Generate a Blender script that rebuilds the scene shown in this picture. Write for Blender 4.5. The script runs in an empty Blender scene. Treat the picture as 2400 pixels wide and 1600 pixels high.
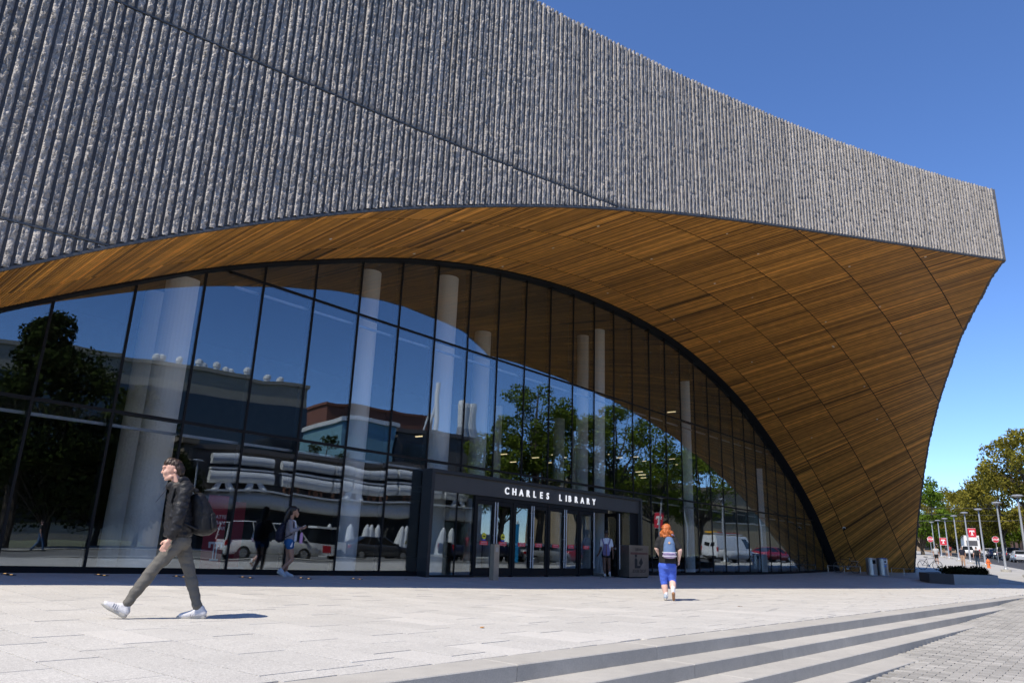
import bpy, bmesh, math, random
import numpy as np
from mathutils import Vector, Matrix, noise as mnoise
random.seed(7); RNG = np.random.default_rng(11)
SC = bpy.context.scene
# ------------------------------------------------------------------ camera
PPX, PPY = 1200.0, 800.0                      # photograph is 2400 x 1600
ZEN = np.array([1420., -5200.]) - (PPX, PPY)  # vanishing point of the verticals
VPF = np.array([2680., 1340.]) - (PPX, PPY)   # vanishing point of the facade's level lines
FPX = math.sqrt(-(ZEN @ VPF))
UPV = -np.array([-ZEN[0], -ZEN[1], -FPX]); UPV /= np.linalg.norm(UPV)
if UPV[1] > 0: UPV = -UPV
FWD = np.array([0, 0, 1.]) - UPV * UPV[2]; FWD /= np.linalg.norm(FWD)
XR = np.cross(UPV, FWD)
if XR[0] < 0: XR = -XR
RM = np.stack([XR, FWD, UPV])                 # world = RM @ (right, down, forward)
CH = 0.86                                     # lens above the plaza
C0 = np.array([0, 0, CH])
fd = np.array([VPF[0], VPF[1], FPX]); fd /= np.linalg.norm(fd)
BETA = math.atan2(XR @ fd, FWD @ fd)
DR = np.array([math.sin(BETA), math.cos(BETA), 0.])    # along the glass wall
NN = np.array([math.cos(BETA), -math.sin(BETA), 0.])   # out of the glass wall
D0 = 16.0                                              # lens to glass plane
cam = bpy.data.cameras.new('Camera'); co = bpy.data.objects.new('Camera', cam)
SC.collection.objects.link(co); SC.camera = co
cam.sensor_width = 36; cam.lens = FPX / 2400 * 36; cam.clip_start = .05; cam.clip_end = 4000
_r, _u, _f = RM @ [1, 0, 0], RM @ [0, -1, 0], RM @ [0, 0, 1]
co.matrix_world = Matrix(((_r[0], _u[0], -_f[0], 0), (_r[1], _u[1], -_f[1], 0), (_r[2], _u[2], -_f[2], CH), (0, 0, 0, 1)))
# ------------------------------------------------------------------ sky and sun
SUN_A, SUN_E = math.radians(39), math.radians(53)      # heading of the light, height of the sun
w = bpy.data.worlds.new('World'); SC.world = w; w.use_nodes = True
nt = w.node_tree; bg = nt.nodes['Background']
sky = nt.nodes.new('ShaderNodeTexSky'); sky.sky_type = 'NISHITA'; sky.sun_disc = False
sky.sun_elevation = SUN_E; sky.sun_rotation = math.pi + SUN_A
sky.air_density = .75; sky.dust_density = 0.0; sky.ozone_density = 6.0
hs = nt.nodes.new('ShaderNodeHueSaturation'); hs.inputs['Saturation'].default_value = 1.08; hs.inputs['Hue'].default_value = .506
nt.links.new(sky.outputs[0], hs.inputs['Color']); nt.links.new(hs.outputs[0], bg.inputs[0]); bg.inputs[1].default_value = 0.15
sl = bpy.data.lights.new('Sun', 'SUN'); so = bpy.data.objects.new('Sun', sl); SC.collection.objects.link(so)
sl.energy = 3.7; sl.angle = math.radians(.53); sl.color = (1, .915, .78)
LD = Vector((math.sin(SUN_A) * math.cos(SUN_E), math.cos(SUN_A) * math.cos(SUN_E), -math.sin(SUN_E)))
so.rotation_euler = LD.to_track_quat('-Z', 'Y').to_euler(); so.location = (0, -20, 40)
vs = SC.view_settings; vs.view_transform = 'Standard'; vs.look = 'None'; vs.exposure = 0.62; vs.gamma = 1
vs.use_curve_mapping = False
SC.cycles.max_bounces = 8; SC.cycles.transparent_max_bounces = 24; SC.cycles.use_denoising = True
SC.cycles.caustics_reflective = False; SC.cycles.caustics_refractive = False

# ------------------------------------------------------------------ geometry helpers
def ray(x, y):
    d = RM @ np.array([x - PPX, y - PPY, FPX]); return d / np.linalg.norm(d)
def at_z(x, y, z):                      # pixel on a level plane
    d = ray(x, y); return C0 + d * ((z - CH) / d[2])
def at_p(x, y, p):                      # pixel on a plane parallel to the glass
    d = ray(x, y); return C0 + d * ((p - D0) / (d @ NN))
def at_d(x, y, dep):                    # pixel at a distance ahead of the lens
    d = ray(x, y); return C0 + d * (dep / d[1])
def F(s, p, z=0.): return DR * s + NN * (p - D0) + np.array([0, 0, z])
def SP(P): return float(np.dot(P, DR)), float(D0 + np.dot(P, NN))
def mirror(P): return np.array(P) - NN * 2 * (np.dot(P, NN) + D0)
def clamp(v, a, b): return max(a, min(b, v))
QD = np.array([math.sin(math.radians(26)), math.cos(math.radians(26))])   # heading of the side street
QN = np.array([QD[1], -QD[0]])
def ramp(x, y):
    q = x * QD[0] + y * QD[1] - 48; q = clamp(q, -60, 160)
    return .024 * (math.log1p(math.exp(q / 3)) * 3 if q < 60 else q)
def plaza_z(s, p):
    a = -.10 * 4 * clamp(p / 12, 0, 1) * (1 - clamp(p / 12, 0, 1)) * clamp(s / 15, 0, 1) * (1 - clamp((s - 32) / 10, 0, 1))
    b = .015 * clamp(8 - p, 0, 8) * clamp((17 - s) / 12, 0, 1)
    P = F(s, p); return a + b + ramp(P[0], P[1])
def step_p(s): return 11.62 + .042 * s + .33          # front edge of the top step
def low_z(s): return -.0225 * (28.3 - clamp(s, -14, 28.3))
def gz(x, y):
    s, p = SP((x, y, 0))
    if p < step_p(s): return plaza_z(s, p)
    if s < 28.3: return low_z(s)
    return ramp(x, y)

# ------------------------------------------------------------------ object helpers
COL = SC.collection
def tag(o, label=None, cat=None, group=None, kind=None):
    if label: o['label'] = label
    if cat: o['category'] = cat
    if group: o['group'] = group
    if kind: o['kind'] = kind
    return o
def empty(name, loc=(0, 0, 0), rz=0, label=None, cat=None, group=None):
    o = bpy.data.objects.new(name, None); COL.objects.link(o); o.location = loc; o.rotation_euler = (0, 0, rz)
    o.empty_display_size = .2
    return tag(o, label, cat, group)
def link(name, me, mat=None, parent=None, smooth=False):
    o = bpy.data.objects.new(name, me); COL.objects.link(o)
    if mat is not None and not me.materials:
        for m in (mat if isinstance(mat, (list, tuple)) else [mat]): me.materials.append(m)
    if parent is not None: o.parent = parent
    if smooth:
        me.polygons.foreach_set('use_smooth', [True] * len(me.polygons))
    return o
class MB:
    """collects polygons; build() links them as one mesh object"""
    def __init__(s): s.v = []; s.f = []; s.mi = []; s.col = []
    def poly(s, pts, mi=0, col=None):
        b = len(s.v); s.v += [tuple(map(float, p)) for p in pts]; s.f.append(list(range(b, b + len(pts)))); s.mi.append(mi); s.col.append(col)
    def hexa(s, c, mi=0, col=None, skip=()):
        """c: 8 corners, bottom ring 0-3, top ring 4-7"""
        b = len(s.v); s.v += [tuple(map(float, p)) for p in c]
        for i, q in enumerate(((3, 2, 1, 0), (4, 5, 6, 7), (0, 1, 5, 4), (1, 2, 6, 5), (2, 3, 7, 6), (3, 0, 4, 7))):
            if i in skip: continue
            s.f.append([b + k for k in q]); s.mi.append(mi); s.col.append(col)
    def box(s, lo, hi, mi=0, col=None):
        x0, y0, z0 = lo; x1, y1, z1 = hi
        s.hexa([(x0, y0, z0), (x1, y0, z0), (x1, y1, z0), (x0, y1, z0), (x0, y0, z1), (x1, y0, z1), (x1, y1, z1), (x0, y1, z1)], mi, col)
    def fbox(s, s0, s1, p0, p1, z0, z1, mi=0, col=None):
        """box in facade coordinates"""
        s.hexa([F(a, b, z) for z in (z0, z1) for a, b in ((s0, p0), (s0, p1), (s1, p1), (s1, p0))], mi, col)
    def tube(s, pts, rad, n=8, mi=0, cap=True, col=None):
        pts = [np.array(p, float) for p in pts]; rs = rad if isinstance(rad, (list, tuple)) else [rad] * len(pts)
        b = len(s.v); up = None
        for i, p in enumerate(pts):
            t = pts[min(i + 1, len(pts) - 1)] - pts[max(i - 1, 0)]; t = t / (np.linalg.norm(t) + 1e-12)
            if up is None:
                up = np.array([0, 0, 1.]) if abs(t[2]) < .9 else np.array([1., 0, 0])
            u = np.cross(up, t); u /= np.linalg.norm(u) + 1e-12; v = np.cross(t, u); up = v
            for j in range(n):
                a = 2 * math.pi * j / n; s.v.append(tuple(p + rs[i] * (math.cos(a) * u + math.sin(a) * v)))
        for i in range(len(pts) - 1):
            for j in range(n):
                s.f.append([b + i * n + j, b + i * n + (j + 1) % n, b + (i + 1) * n + (j + 1) % n, b + (i + 1) * n + j]); s.mi.append(mi); s.col.append(col)
        if cap:
            s.f.append([b + j for j in range(n)][::-1]); s.mi.append(mi); s.col.append(col)
            e = b + (len(pts) - 1) * n; s.f.append([e + j for j in range(n)]); s.mi.append(mi); s.col.append(col)
    def lathe(s, prof, n=16, c=(0, 0, 0), mi=0, col=None):
        b = len(s.v)
        for r, z in prof:
            for j in range(n):
                a = 2 * math.pi * j / n; s.v.append((c[0] + r * math.cos(a), c[1] + r * math.sin(a), c[2] + z))
        for i in range(len(prof) - 1):
            for j in range(n):
                s.f.append([b + i * n + j, b + i * n + (j + 1) % n, b + (i + 1) * n + (j + 1) % n, b + (i + 1) * n + j]); s.mi.append(mi); s.col.append(col)
        s.f.append([b + j for j in range(n)][::-1]); s.mi.append(mi); s.col.append(col)
        e = b + (len(prof) - 1) * n; s.f.append([e + j for j in range(n)]); s.mi.append(mi); s.col.append(col)
    def mesh(s, name):
        me = bpy.data.meshes.new(name); me.from_pydata(s.v, [], s.f)
        if any(s.mi): me.polygons.foreach_set('material_index', s.mi)
        if any(c is not None for c in s.col):
            a = me.color_attributes.new('tone', 'FLOAT_COLOR', 'CORNER'); arr = []
            for f_, c in zip(s.f, s.col):
                c = c if c is not None else (.5, .5, .5); c = (c, c, c) if not isinstance(c, tuple) else c
                arr += list(c + (1.,)) * len(f_)
            a.data.foreach_set('color', arr)
        me.update(); return me
    def build(s, name, mat=None, parent=None, smooth=False):
        return link(name, s.mesh(name), mat, parent, smooth)

# ------------------------------------------------------------------ materials
def mat(name, col=(.5, .5, .5), rough=.6, metal=0., spec=.5, noise=None, bump=None, tone=None, emit=None, coat=0., objvar=0.):
    """noise=(scale, amount, detail); bump=(scale, strength, distance); tone=amount of the per-piece 'tone' attribute"""
    m = bpy.data.materials.new(name); m.use_nodes = True; N = m.node_tree.nodes; L = m.node_tree.links
    b = N['Principled BSDF']; b.inputs['Base Color'].default_value = (*col, 1); b.inputs['Roughness'].default_value = rough
    b.inputs['Metallic'].default_value = metal; b.inputs['Specular IOR Level'].default_value = spec
    b.inputs['Coat Weight'].default_value = coat
    tc = N.new('ShaderNodeTexCoord'); cur = None
    def mixcol(fac_sock, amount, prev):
        mx = N.new('ShaderNodeMix'); mx.data_type = 'RGBA'; mx.blend_type = 'MULTIPLY'; mx.inputs['Factor'].default_value = 1
        mr = N.new('ShaderNodeMapRange'); mr.inputs['From Min'].default_value = .0; mr.inputs['From Max'].default_value = 1.
        mr.inputs['To Min'].default_value = 1 - amount; mr.inputs['To Max'].default_value = 1 + amount
        L.new(fac_sock, mr.inputs['Value']); L.new(mr.outputs[0], mx.inputs[7])
        if prev is None: mx.inputs[6].default_value = (*col, 1)
        else: L.new(prev, mx.inputs[6])
        return mx.outputs[2]
    if noise:
        for sc, am in (noise if isinstance(noise, list) else [noise]):
            t = N.new('ShaderNodeTexNoise'); t.inputs['Scale'].default_value = sc; t.inputs['Detail'].default_value = 5
            L.new(tc.outputs['Object'], t.inputs['Vector']); cur = mixcol(t.outputs['Fac'], am * 1.8, cur)
    if tone:
        a = N.new('ShaderNodeAttribute'); a.attribute_name = 'tone'; cur = mixcol(a.outputs['Fac'], tone, cur)
    if objvar:
        oi = N.new('ShaderNodeObjectInfo'); cur = mixcol(oi.outputs['Random'], objvar, cur)
    if cur is not None: L.new(cur, b.inputs['Base Color'])
    if bump:
        t = N.new('ShaderNodeTexNoise'); t.inputs['Scale'].default_value = bump[0]; t.inputs['Detail'].default_value = 6
        bp = N.new('ShaderNodeBump'); bp.inputs['Strength'].default_value = bump[1]; bp.inputs['Distance'].default_value = bump[2]
        L.new(tc.outputs['Object'], t.inputs['Vector']); L.new(t.outputs['Fac'], bp.inputs['Height']); L.new(bp.outputs[0], b.inputs['Normal'])
    if emit:
        b.inputs['Emission Color'].default_value = (*emit[0], 1); b.inputs['Emission Strength'].default_value = emit[1]
    return m
def glass_mat(name, refl, tint, wave=(.55, .012), ior=1.5):
    m = bpy.data.materials.new(name); m.use_nodes = True; N = m.node_tree.nodes; L = m.node_tree.links
    N.remove(N['Principled BSDF']); out = N['Material Output']
    g = N.new('ShaderNodeBsdfGlossy'); g.inputs['Roughness'].default_value = .0; g.inputs['Color'].default_value = (.80, .91, 1, 1)
    t = N.new('ShaderNodeBsdfTransparent'); t.inputs['Color'].default_value = (*tint, 1)
    lw = N.new('ShaderNodeLayerWeight'); lw.inputs['Blend'].default_value = .5
    fr = N.new('ShaderNodeMath'); fr.operation = 'POWER'; fr.inputs[1].default_value = 4.5; L.new(lw.outputs['Facing'], fr.inputs[0])
    mr = N.new('ShaderNodeMapRange'); mr.inputs['To Min'].default_value = refl; mr.inputs['To Max'].default_value = 1.0
    mx = N.new('ShaderNodeMixShader'); L.new(fr.outputs[0], mr.inputs['Value']); L.new(mr.outputs[0], mx.inputs[0])
    L.new(t.outputs[0], mx.inputs[1]); L.new(g.outputs[0], mx.inputs[2]); L.new(mx.outputs[0], out.inputs[0])
    tc = N.new('ShaderNodeTexCoord'); oi = N.new('ShaderNodeObjectInfo'); ad = N.new('ShaderNodeVectorMath'); ad.operation = 'MULTIPLY_ADD'
    cb = N.new('ShaderNodeCombineXYZ')
    for i in range(3): L.new(oi.outputs['Random'], cb.inputs[i])
    L.new(cb.outputs[0], ad.inputs[0]); ad.inputs[1].default_value = (37, 91, 53); L.new(tc.outputs['Object'], ad.inputs[2])
    tn = N.new('ShaderNodeTexNoise'); tn.inputs['Scale'].default_value = wave[0]; tn.inputs['Detail'].default_value = 1.0
    L.new(ad.outputs[0], tn.inputs['Vector']); ge = N.new('ShaderNodeNewGeometry')
    sb_ = N.new('ShaderNodeVectorMath'); sb_.operation = 'SUBTRACT'; sb_.inputs[1].default_value = (.5, .5, .5); L.new(tn.outputs['Color'], sb_.inputs[0])
    ml = N.new('ShaderNodeVectorMath'); ml.operation = 'SCALE'; ml.inputs['Scale'].default_value = wave[1]; L.new(sb_.outputs[0], ml.inputs[0])
    a2 = N.new('ShaderNodeVectorMath'); a2.operation = 'ADD'; L.new(ge.outputs['Normal'], a2.inputs[0]); L.new(ml.outputs[0], a2.inputs[1])
    nm = N.new('ShaderNodeVectorMath'); nm.operation = 'NORMALIZE'; L.new(a2.outputs[0], nm.inputs[0]); L.new(nm.outputs[0], g.inputs['Normal'])
    return m
M = {}
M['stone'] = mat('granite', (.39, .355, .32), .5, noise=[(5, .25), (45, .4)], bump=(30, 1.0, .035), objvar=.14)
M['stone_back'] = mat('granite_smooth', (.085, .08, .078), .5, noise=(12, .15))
M['soffit'] = mat('wood_slats', (.60, .28, .055), .5, tone=.95, noise=(3.0, .2))
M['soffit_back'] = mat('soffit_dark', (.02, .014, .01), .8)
M['black'] = mat('black_metal', (.009, .009, .010), .7, spec=.2)
M['frame'] = mat('dark_frame', (.010, .010, .011), .55, spec=.2)
M['trim'] = mat('grey_trim', (.10, .10, .10), .5, metal=.3)
M['glass'] = glass_mat('facade_glass', .14, (.96, .97, .97))
M['doorglass'] = glass_mat('door_glass', .13, (.84, .86, .86), wave=(.6, .006))
M['column'] = mat('column_white', (.90, .90, .86), .55)
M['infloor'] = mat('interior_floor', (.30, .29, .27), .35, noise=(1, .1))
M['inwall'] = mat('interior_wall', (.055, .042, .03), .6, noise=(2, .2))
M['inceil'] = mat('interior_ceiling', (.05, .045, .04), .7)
M['paver'] = mat('granite_paver', (.525, .508, .475), .75, noise=[(38, .16), (110, .4), (1.6, .06), (.35, .06)], objvar=.035, bump=(120, .4, .004))
M['paver_stuff'] = mat('granite_paver_far', (.525, .508, .475), .75, noise=[(38, .16), (110, .4), (1.6, .06)], tone=.07)
M['joint'] = mat('joint_sand', (.70, .67, .60), .9, noise=(40, .2))
M['step'] = mat('cast_concrete', (.44, .42, .38), .7, noise=[(90, .16), (.9, .12), (7, .07)], objvar=.05, bump=(120, .25, .003))
M['brick'] = mat('concrete_brick', (.36, .345, .315), .8, noise=[(60, .25), (1.2, .1)], objvar=.2, bump=(180, .3, .002))
M['brick_stuff'] = mat('concrete_brick_far', (.36, .345, .315), .8, noise=[(60, .25), (1.2, .1)], tone=.2)
M['brickjoint'] = mat('brick_joint', (.16, .155, .145), .9, noise=(30, .2))
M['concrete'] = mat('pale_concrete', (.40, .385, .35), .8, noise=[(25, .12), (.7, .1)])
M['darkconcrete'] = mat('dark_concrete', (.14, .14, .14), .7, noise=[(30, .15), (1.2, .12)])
M['asphalt'] = mat('asphalt', (.05, .05, .053), .85, noise=[(60, .3), (.6, .15)])
M['earth'] = mat('far_ground', (.13, .14, .09), .9, noise=(.05, .3))
M['steel'] = mat('brushed_steel', (.42, .42, .43), .38, metal=.9, noise=(6, .1))
M['galv'] = mat('grey_paint', (.40, .42, .45), .45, metal=.3)
M['white'] = mat('white_paint', (.8, .8, .79), .5)
M['redsign'] = mat('red_sign', (.55, .02, .04), .45)
M['whitesign'] = mat('white_sign', (.82, .82, .82), .4)
M['lampglow'] = mat('lamp_glow', (.9, .8, .6), .4, emit=((1, .80, .45), .8))
M['amber'] = mat('amber_lens', (.9, .5, .15), .4, emit=((1, .55, .16), .7))
# ================================================================== ground, plaza, steps, street
def proj(P):
    c = RM.T @ (np.array(P) - C0)
    return (PPX + FPX * c[0] / c[2], PPY + FPX * c[1] / c[2]) if c[2] > .05 else (-9e3, -9e3)
def draped(name, us, vs, fn, m, kind='structure', parent=None):
    """grid sheet; fn(u, v) -> world point"""
    mb = MB(); nu, nv = len(us), len(vs)
    mb.v = [tuple(fn(u, v)) for u in us for v in vs]
    mb.f = [[i * nv + j, (i + 1) * nv + j, (i + 1) * nv + j + 1, i * nv + j + 1] for i in range(nu - 1) for j in range(nv - 1)]
    mb.mi = [0] * len(mb.f); mb.col = [None] * len(mb.f)
    o = mb.build(name, m, parent)
    bm = bmesh.new(); bm.from_mesh(o.data); bmesh.ops.recalc_face_normals(bm, faces=bm.faces)
    if bm.faces and sum(f.normal.z for f in bm.faces) < 0: bmesh.ops.reverse_faces(bm, faces=bm.faces)
    bm.to_mesh(o.data); bm.free()
    if parent is None and kind: o['kind'] = kind
    return o
def base_z(x, y):
    s, p = SP((x, y, 0)); z = gz(x, y)
    if p > 10 and s < 31: z = min(z, low_z(s) - .35 * (1 - clamp((p - 14.5) / 2, 0, 1)))
    if s > 26 and p < 14: z -= .04
    return z - .16
_ax = sorted(set([-2500, -900, -400, -200, -120] + list(range(-80, 150, 3)) + [200, 320, 600, 1200, 2500]))
_ay = sorted(set([-2500, -900, -400, -200, -120] + list(range(-80, 190, 3)) + [250, 400, 700, 1300, 2500]))
draped('ground', _ax, _ay, lambda x, y: (x, y, base_z(x, y)), M['earth'])
# --- plaza sheet under the pavers
_ss = list(np.arange(-14, 62.1, 1.0)); _pp = [-1, 0] + list(np.arange(.6, 12.1, .8))
def edge_p(s): return step_p(s) - .385
def plaza_pt(s, p, dz=0.): return F(s, p, plaza_z(s, p) + dz)
plaza = draped('plaza', _ss, [-.05] + list(np.linspace(0, 1, 14)), lambda s, t: plaza_pt(s, t * edge_p(s), -.030), M['joint'])
PW, PL, PG = .43, 1.02, .006
cand = []
for i in range(-24, 136):
    s0 = 2.55 + i * PW; off = RNG.uniform(0, PL)
    j0 = -2
    while True:
        p0 = j0 * PL + off; p1 = p0 + PL; j0 += 1
        if p0 > edge_p(s0) - .05: break
        if p1 < .05: continue
        p0c, p1c = max(p0, .03), min(p1, edge_p(s0 + PW / 2) - .012)
        if p1c - p0c < .06: continue
        c = [plaza_pt(s0 + a, b) for a, b in ((PG, p0c + PG), (PG, p1c - PG), (PW - PG, p1c - PG), (PW - PG, p0c + PG))]
        px = [proj(q) for q in c]
        area = abs(sum(px[k][0] * px[(k + 1) % 4][1] - px[(k + 1) % 4][0] * px[k][1] for k in range(4))) / 2
        cx, cy = sum(q[0] for q in px) / 4, sum(q[1] for q in px) / 4
        if not (-60 < cx < 2460 and -50 < cy < 1680): area = 0
        cand.append((area, c, RNG.random()))
cand.sort(key=lambda t: -t[0])
M['paver_light'] = mat('granite_paver_light', (.56, .54, .505), .75, noise=[(38, .1), (110, .3)], objvar=.05, bump=(220, .3, .003))
stuff = MB()
for k, (area, c, rv) in enumerate(cand):
    lift = RNG.uniform(-.0015, .0015); c = [q + np.array([0, 0, lift]) for q in c]
    lo = [q - np.array([0, 0, .035]) for q in c]
    if k < 300 and area > 0:
        mb = MB(); mb.hexa(lo + c, skip=(0,)); mb.build('paver', M['paver_light'] if rv > .9 else M['paver'], plaza)
    else:
        stuff.hexa(lo + c, skip=(0,), col=float(1.5 if rv > .94 else RNG.random() * .6 + .2))
tag(stuff.build('paver_field', M['paver_stuff'], plaza), kind='stuff')
# --- steps
steps = empty('steps', F(8, step_p(8), -.4), 0, 'long pale concrete steps with dark risers along the plaza edge', 'steps')
RH, TD = .125, .36
for i in range(5):
    ztop = -RH * i; send = 28.3 - 5.55 * i + .9
    s0 = -12 + RNG.uniform(0, 1)
    while s0 < send:
        s1 = min(s0 + 2.05, send)
        back = TD + .02 if i == 0 else TD + .1
        mb = MB(); g = .003
        a = [(s0 + g, step_p(s0) + TD * i - back), (s0 + g, step_p(s0) + TD * i), (s1 - g, step_p(s1) + TD * i), (s1 - g, step_p(s1) + TD * i - back)]
        ch = .008
        zt = lambda s: ztop + ramp(*F(s, 12)[:2])
        lo = [F(q[0], q[1], ztop - .32) for q in a]
        hi = [F(q[0], q[1], zt(q[0]) - ch) for q in a]
        top = [F(q[0] + (ch if q[0] < s1 - .1 else -ch), q[1] + (ch if k in (0, 3) else -ch), zt(q[0])) for k, q in enumerate(a)]
        mb.hexa(lo + hi, skip=(0, 1)); mb.hexa(hi + top, skip=(0,))
        o = mb.build('step_block', M['step']); o.parent = steps; o.matrix_parent_inverse = Matrix.Translation(-Vector(steps.location))
        s0 = s1
# --- lower brick paving
def low_pt(s, p, dz=0.):
    P = F(s, p); z = low_z(s) if s < 28.3 else ramp(P[0], P[1])
    return F(s, p, z + dz)
lowpav = draped('lower_paving', list(np.arange(-30, 58.1, 2.)), [0, .2, .4, .6, .8, 1], lambda s, t: low_pt(s, step_p(s) + .02 + t * (22 - .4 * max(0, s - 25)), -.022) , M['brickjoint'])
BW, BL, BG = .118, .24, .005
cand = []
for i in range(int(26 / BW)):
    s0 = 5.5 + i * BW
    for j in range(-1, int(9 / BL)):
        p0 = 12.0 + (j + (.5 if i % 2 else 0)) * BL; p1 = p0 + BL
        sc = s0 + BW / 2
        if s0 < 28.3:
            nstep = (28.3 - s0) / 5.55
            if p0 < step_p(sc) + TD * math.floor(nstep) - .1: continue
        elif p0 < step_p(sc) + .02: continue
        c = [low_pt(s0 + a, b) for a, b in ((BG, p0 + BG), (BG, p1 - BG), (BW - BG, p1 - BG), (BW - BG, p0 + BG))]
        px = [proj(q) for q in c]
        cx, cy = sum(q[0] for q in px) / 4, sum(q[1] for q in px) / 4
        if not (-100 < cx < 2650 and 1300 < cy < 1900): continue
        area = abs(sum(px[k][0] * px[(k + 1) % 4][1] - px[(k + 1) % 4][0] * px[k][1] for k in range(4))) / 2
        if not (0 < cx < 2420 and cy < 1610): area = 0
        cand.append((area, c))
cand.sort(key=lambda t: -t[0]); stuff = MB()
for k, (area, c) in enumerate(cand):
    lift = RNG.uniform(-.002, .002); c = [q + np.array([0, 0, lift]) for q in c]; lo = [q - np.array([0, 0, .03]) for q in c]
    if k < 300 and area > 0:
        mb = MB(); mb.hexa(lo + c, skip=(0,)); mb.build('brick', M['brick'], lowpav)
    else: stuff.hexa(lo + c, skip=(0,), col=float(RNG.random()))
tag(stuff.build('brick_field', M['brick_stuff'], lowpav), kind='stuff')
# --- side street: pavement, kerb, road
def QP(q, a, dz=0.):
    x, y = QD * q + QN * a
    return np.array([x, y, gz(x, y) + dz])
KA, KB = 11.3, 23.0                     # kerbs of the road, across the lamp line
_qs = list(np.arange(-70, 60, 3.)) + list(np.arange(60, 261, 5.))
def side_pt(q, t):
    a0 = 10.0 if q < 44 else (-1.5 if q > 50 else 10 - 11.5 * (q - 44) / 6)
    a = a0 + t * (KA - .15 - a0); P = QP(q, a)
    return P + np.array([0, 0, .012])
draped('pavement', [q for q in _qs if q > -69], [0, .25, .5, .75, 1], side_pt, M['concrete'])
draped('road', _qs, [KA, KA + 4, KA + 8, KB], lambda q, a: QP(q, a, -.12), M['asphalt'])
mb = MB()
for q0, q1 in zip(_qs[:-1], _qs[1:]):
    mb.hexa([QP(q0, KA - .15, -.2), QP(q0, KA + .004, -.2), QP(q1, KA + .004, -.2), QP(q1, KA - .15, -.2), QP(q0, KA - .15, .016), QP(q0, KA + .004, .016), QP(q1, KA + .004, .016), QP(q1, KA - .15, .016)])
tag(mb.build('kerb', M['concrete']), kind='structure')
draped('far_pavement', _qs, [KB, KB + 3, KB + 6.5], lambda q, a: QP(q, a, .01), M['concrete'])
# lane marking on the road
mb = MB()
for q0 in np.arange(-40, 240, 6.):
    mb.hexa([QP(q0, 17.0, -.118), QP(q0, 17.1, -.118), QP(q0 + 3, 17.1, -.118), QP(q0 + 3, 17.0, -.118), QP(q0, 17.0, -.115), QP(q0, 17.1, -.115), QP(q0 + 3, 17.1, -.115), QP(q0 + 3, 17.0, -.115)])
tag(mb.build('lane_marking', M['white']), kind='structure')
# ================================================================== the library
lib = empty('library_building', F(25, 0, 0), 0, 'library with dark split granite upper wall and timber-lined arch over tinted glass', 'building')
LINV = Matrix.Translation(-Vector(lib.location))
def child(o, par=lib):
    o.parent = par; o.matrix_parent_inverse = LINV; return o
KS = .77
POLY = [-5.10885671e-05, -1.74687585e-03, -1.72944017e-01, 17.6386562]
def stone_p(s): return D0 - KS * np.polyval(POLY, s / KS)        # stone face, metres out of the glass
Bz = np.array([(-6, -.6), (3.01, 4.75), (3.77, 5.2), (4.48, 5.61), (5.32, 6.06), (6.17, 6.49), (6.71, 6.76), (7.59, 7.18), (8.61, 7.63), (9.9, 8.16), (11.28, 8.66),
      (12.66, 9.13), (14.19, 9.61), (16.29, 10.18), (18.06, 10.61), (20.03, 11.01), (21.97, 11.35), (24.12, 11.66), (25.72, 11.87), (28.62, 12.18), (30.42, 12.33), (32.8, 12.50)])
Ce = np.array([(32.8, 13.58, 12.50), (33.78, 13.14, 12.42), (36.02, 12.27, 12.08), (39.22, 10.95, 11.38), (41.61, 10.08, 10.71), (45.64, 8.57, 9.35), (48.43, 7.47, 7.9),
      (52.19, 6.07, 5.5), (54.29, 5.23, 3.68), (56.93, 4.26, 1.23), (58.3, 3.75, -.15), (60, 3.1, -1.9)])
Az = np.array([(-6, -.9), (3.84, 4.88), (4.69, 5.37), (6.19, 6.19), (7.64, 6.93), (8.89, 7.48), (10.64, 8.16), (12.14, 8.72), (13.69, 9.23), (15.2, 9.64), (16.73, 10.0), (18.81, 10.38),
      (21.38, 10.73), (24.46, 10.95), (27.68, 10.97), (30.53, 10.80), (33.62, 10.36), (36.71, 9.68), (39.8, 8.72), (43.02, 7.36), (46.24, 5.75), (49.75, 3.55), (53.58, .07), (58, -4.4), (60, -6.5)])
def smooth_interp(tab, c):
    x = tab[:, 0]; y = tab[:, c]; d = np.gradient(y, x)
    def f(t):
        i = int(np.clip(np.searchsorted(x, t) - 1, 0, len(x) - 2)); h = x[i + 1] - x[i]; u = (t - x[i]) / h
        return (2 * u**3 - 3 * u**2 + 1) * y[i] + (u**3 - 2 * u**2 + u) * h * d[i] + (-2 * u**3 + 3 * u**2) * y[i + 1] + (u**3 - u**2) * h * d[i + 1]
    return f
zA = smooth_interp(Az, 1); zB = smooth_interp(Bz, 1); pC = smooth_interp(Ce, 1); zC = smooth_interp(Ce, 2)
SCORN = 32.8
def pE(s): return stone_p(s) if s < SCORN else pC(s)
def zE(s): return zB(s) if s < SCORN else zC(s)
def soffit_z(s, p): return zA(s) + (zE(s) - zA(s)) * p / pE(s)
def soffit_n(s, p):
    e = .05; P0 = F(s, p, soffit_z(s, p)); a = F(s + e, p, soffit_z(s + e, p)) - P0; b = F(s, p + e, soffit_z(s, p + e)) - P0
    nrm = np.cross(a, b); nrm /= np.linalg.norm(nrm)
    if nrm[2] > 0: nrm = -nrm
    return nrm
ZTOP, ZSE1, ZSE2 = KS * (20 - CH) + CH, KS * (13 - CH) + CH, KS * (7 - CH) + CH
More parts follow.
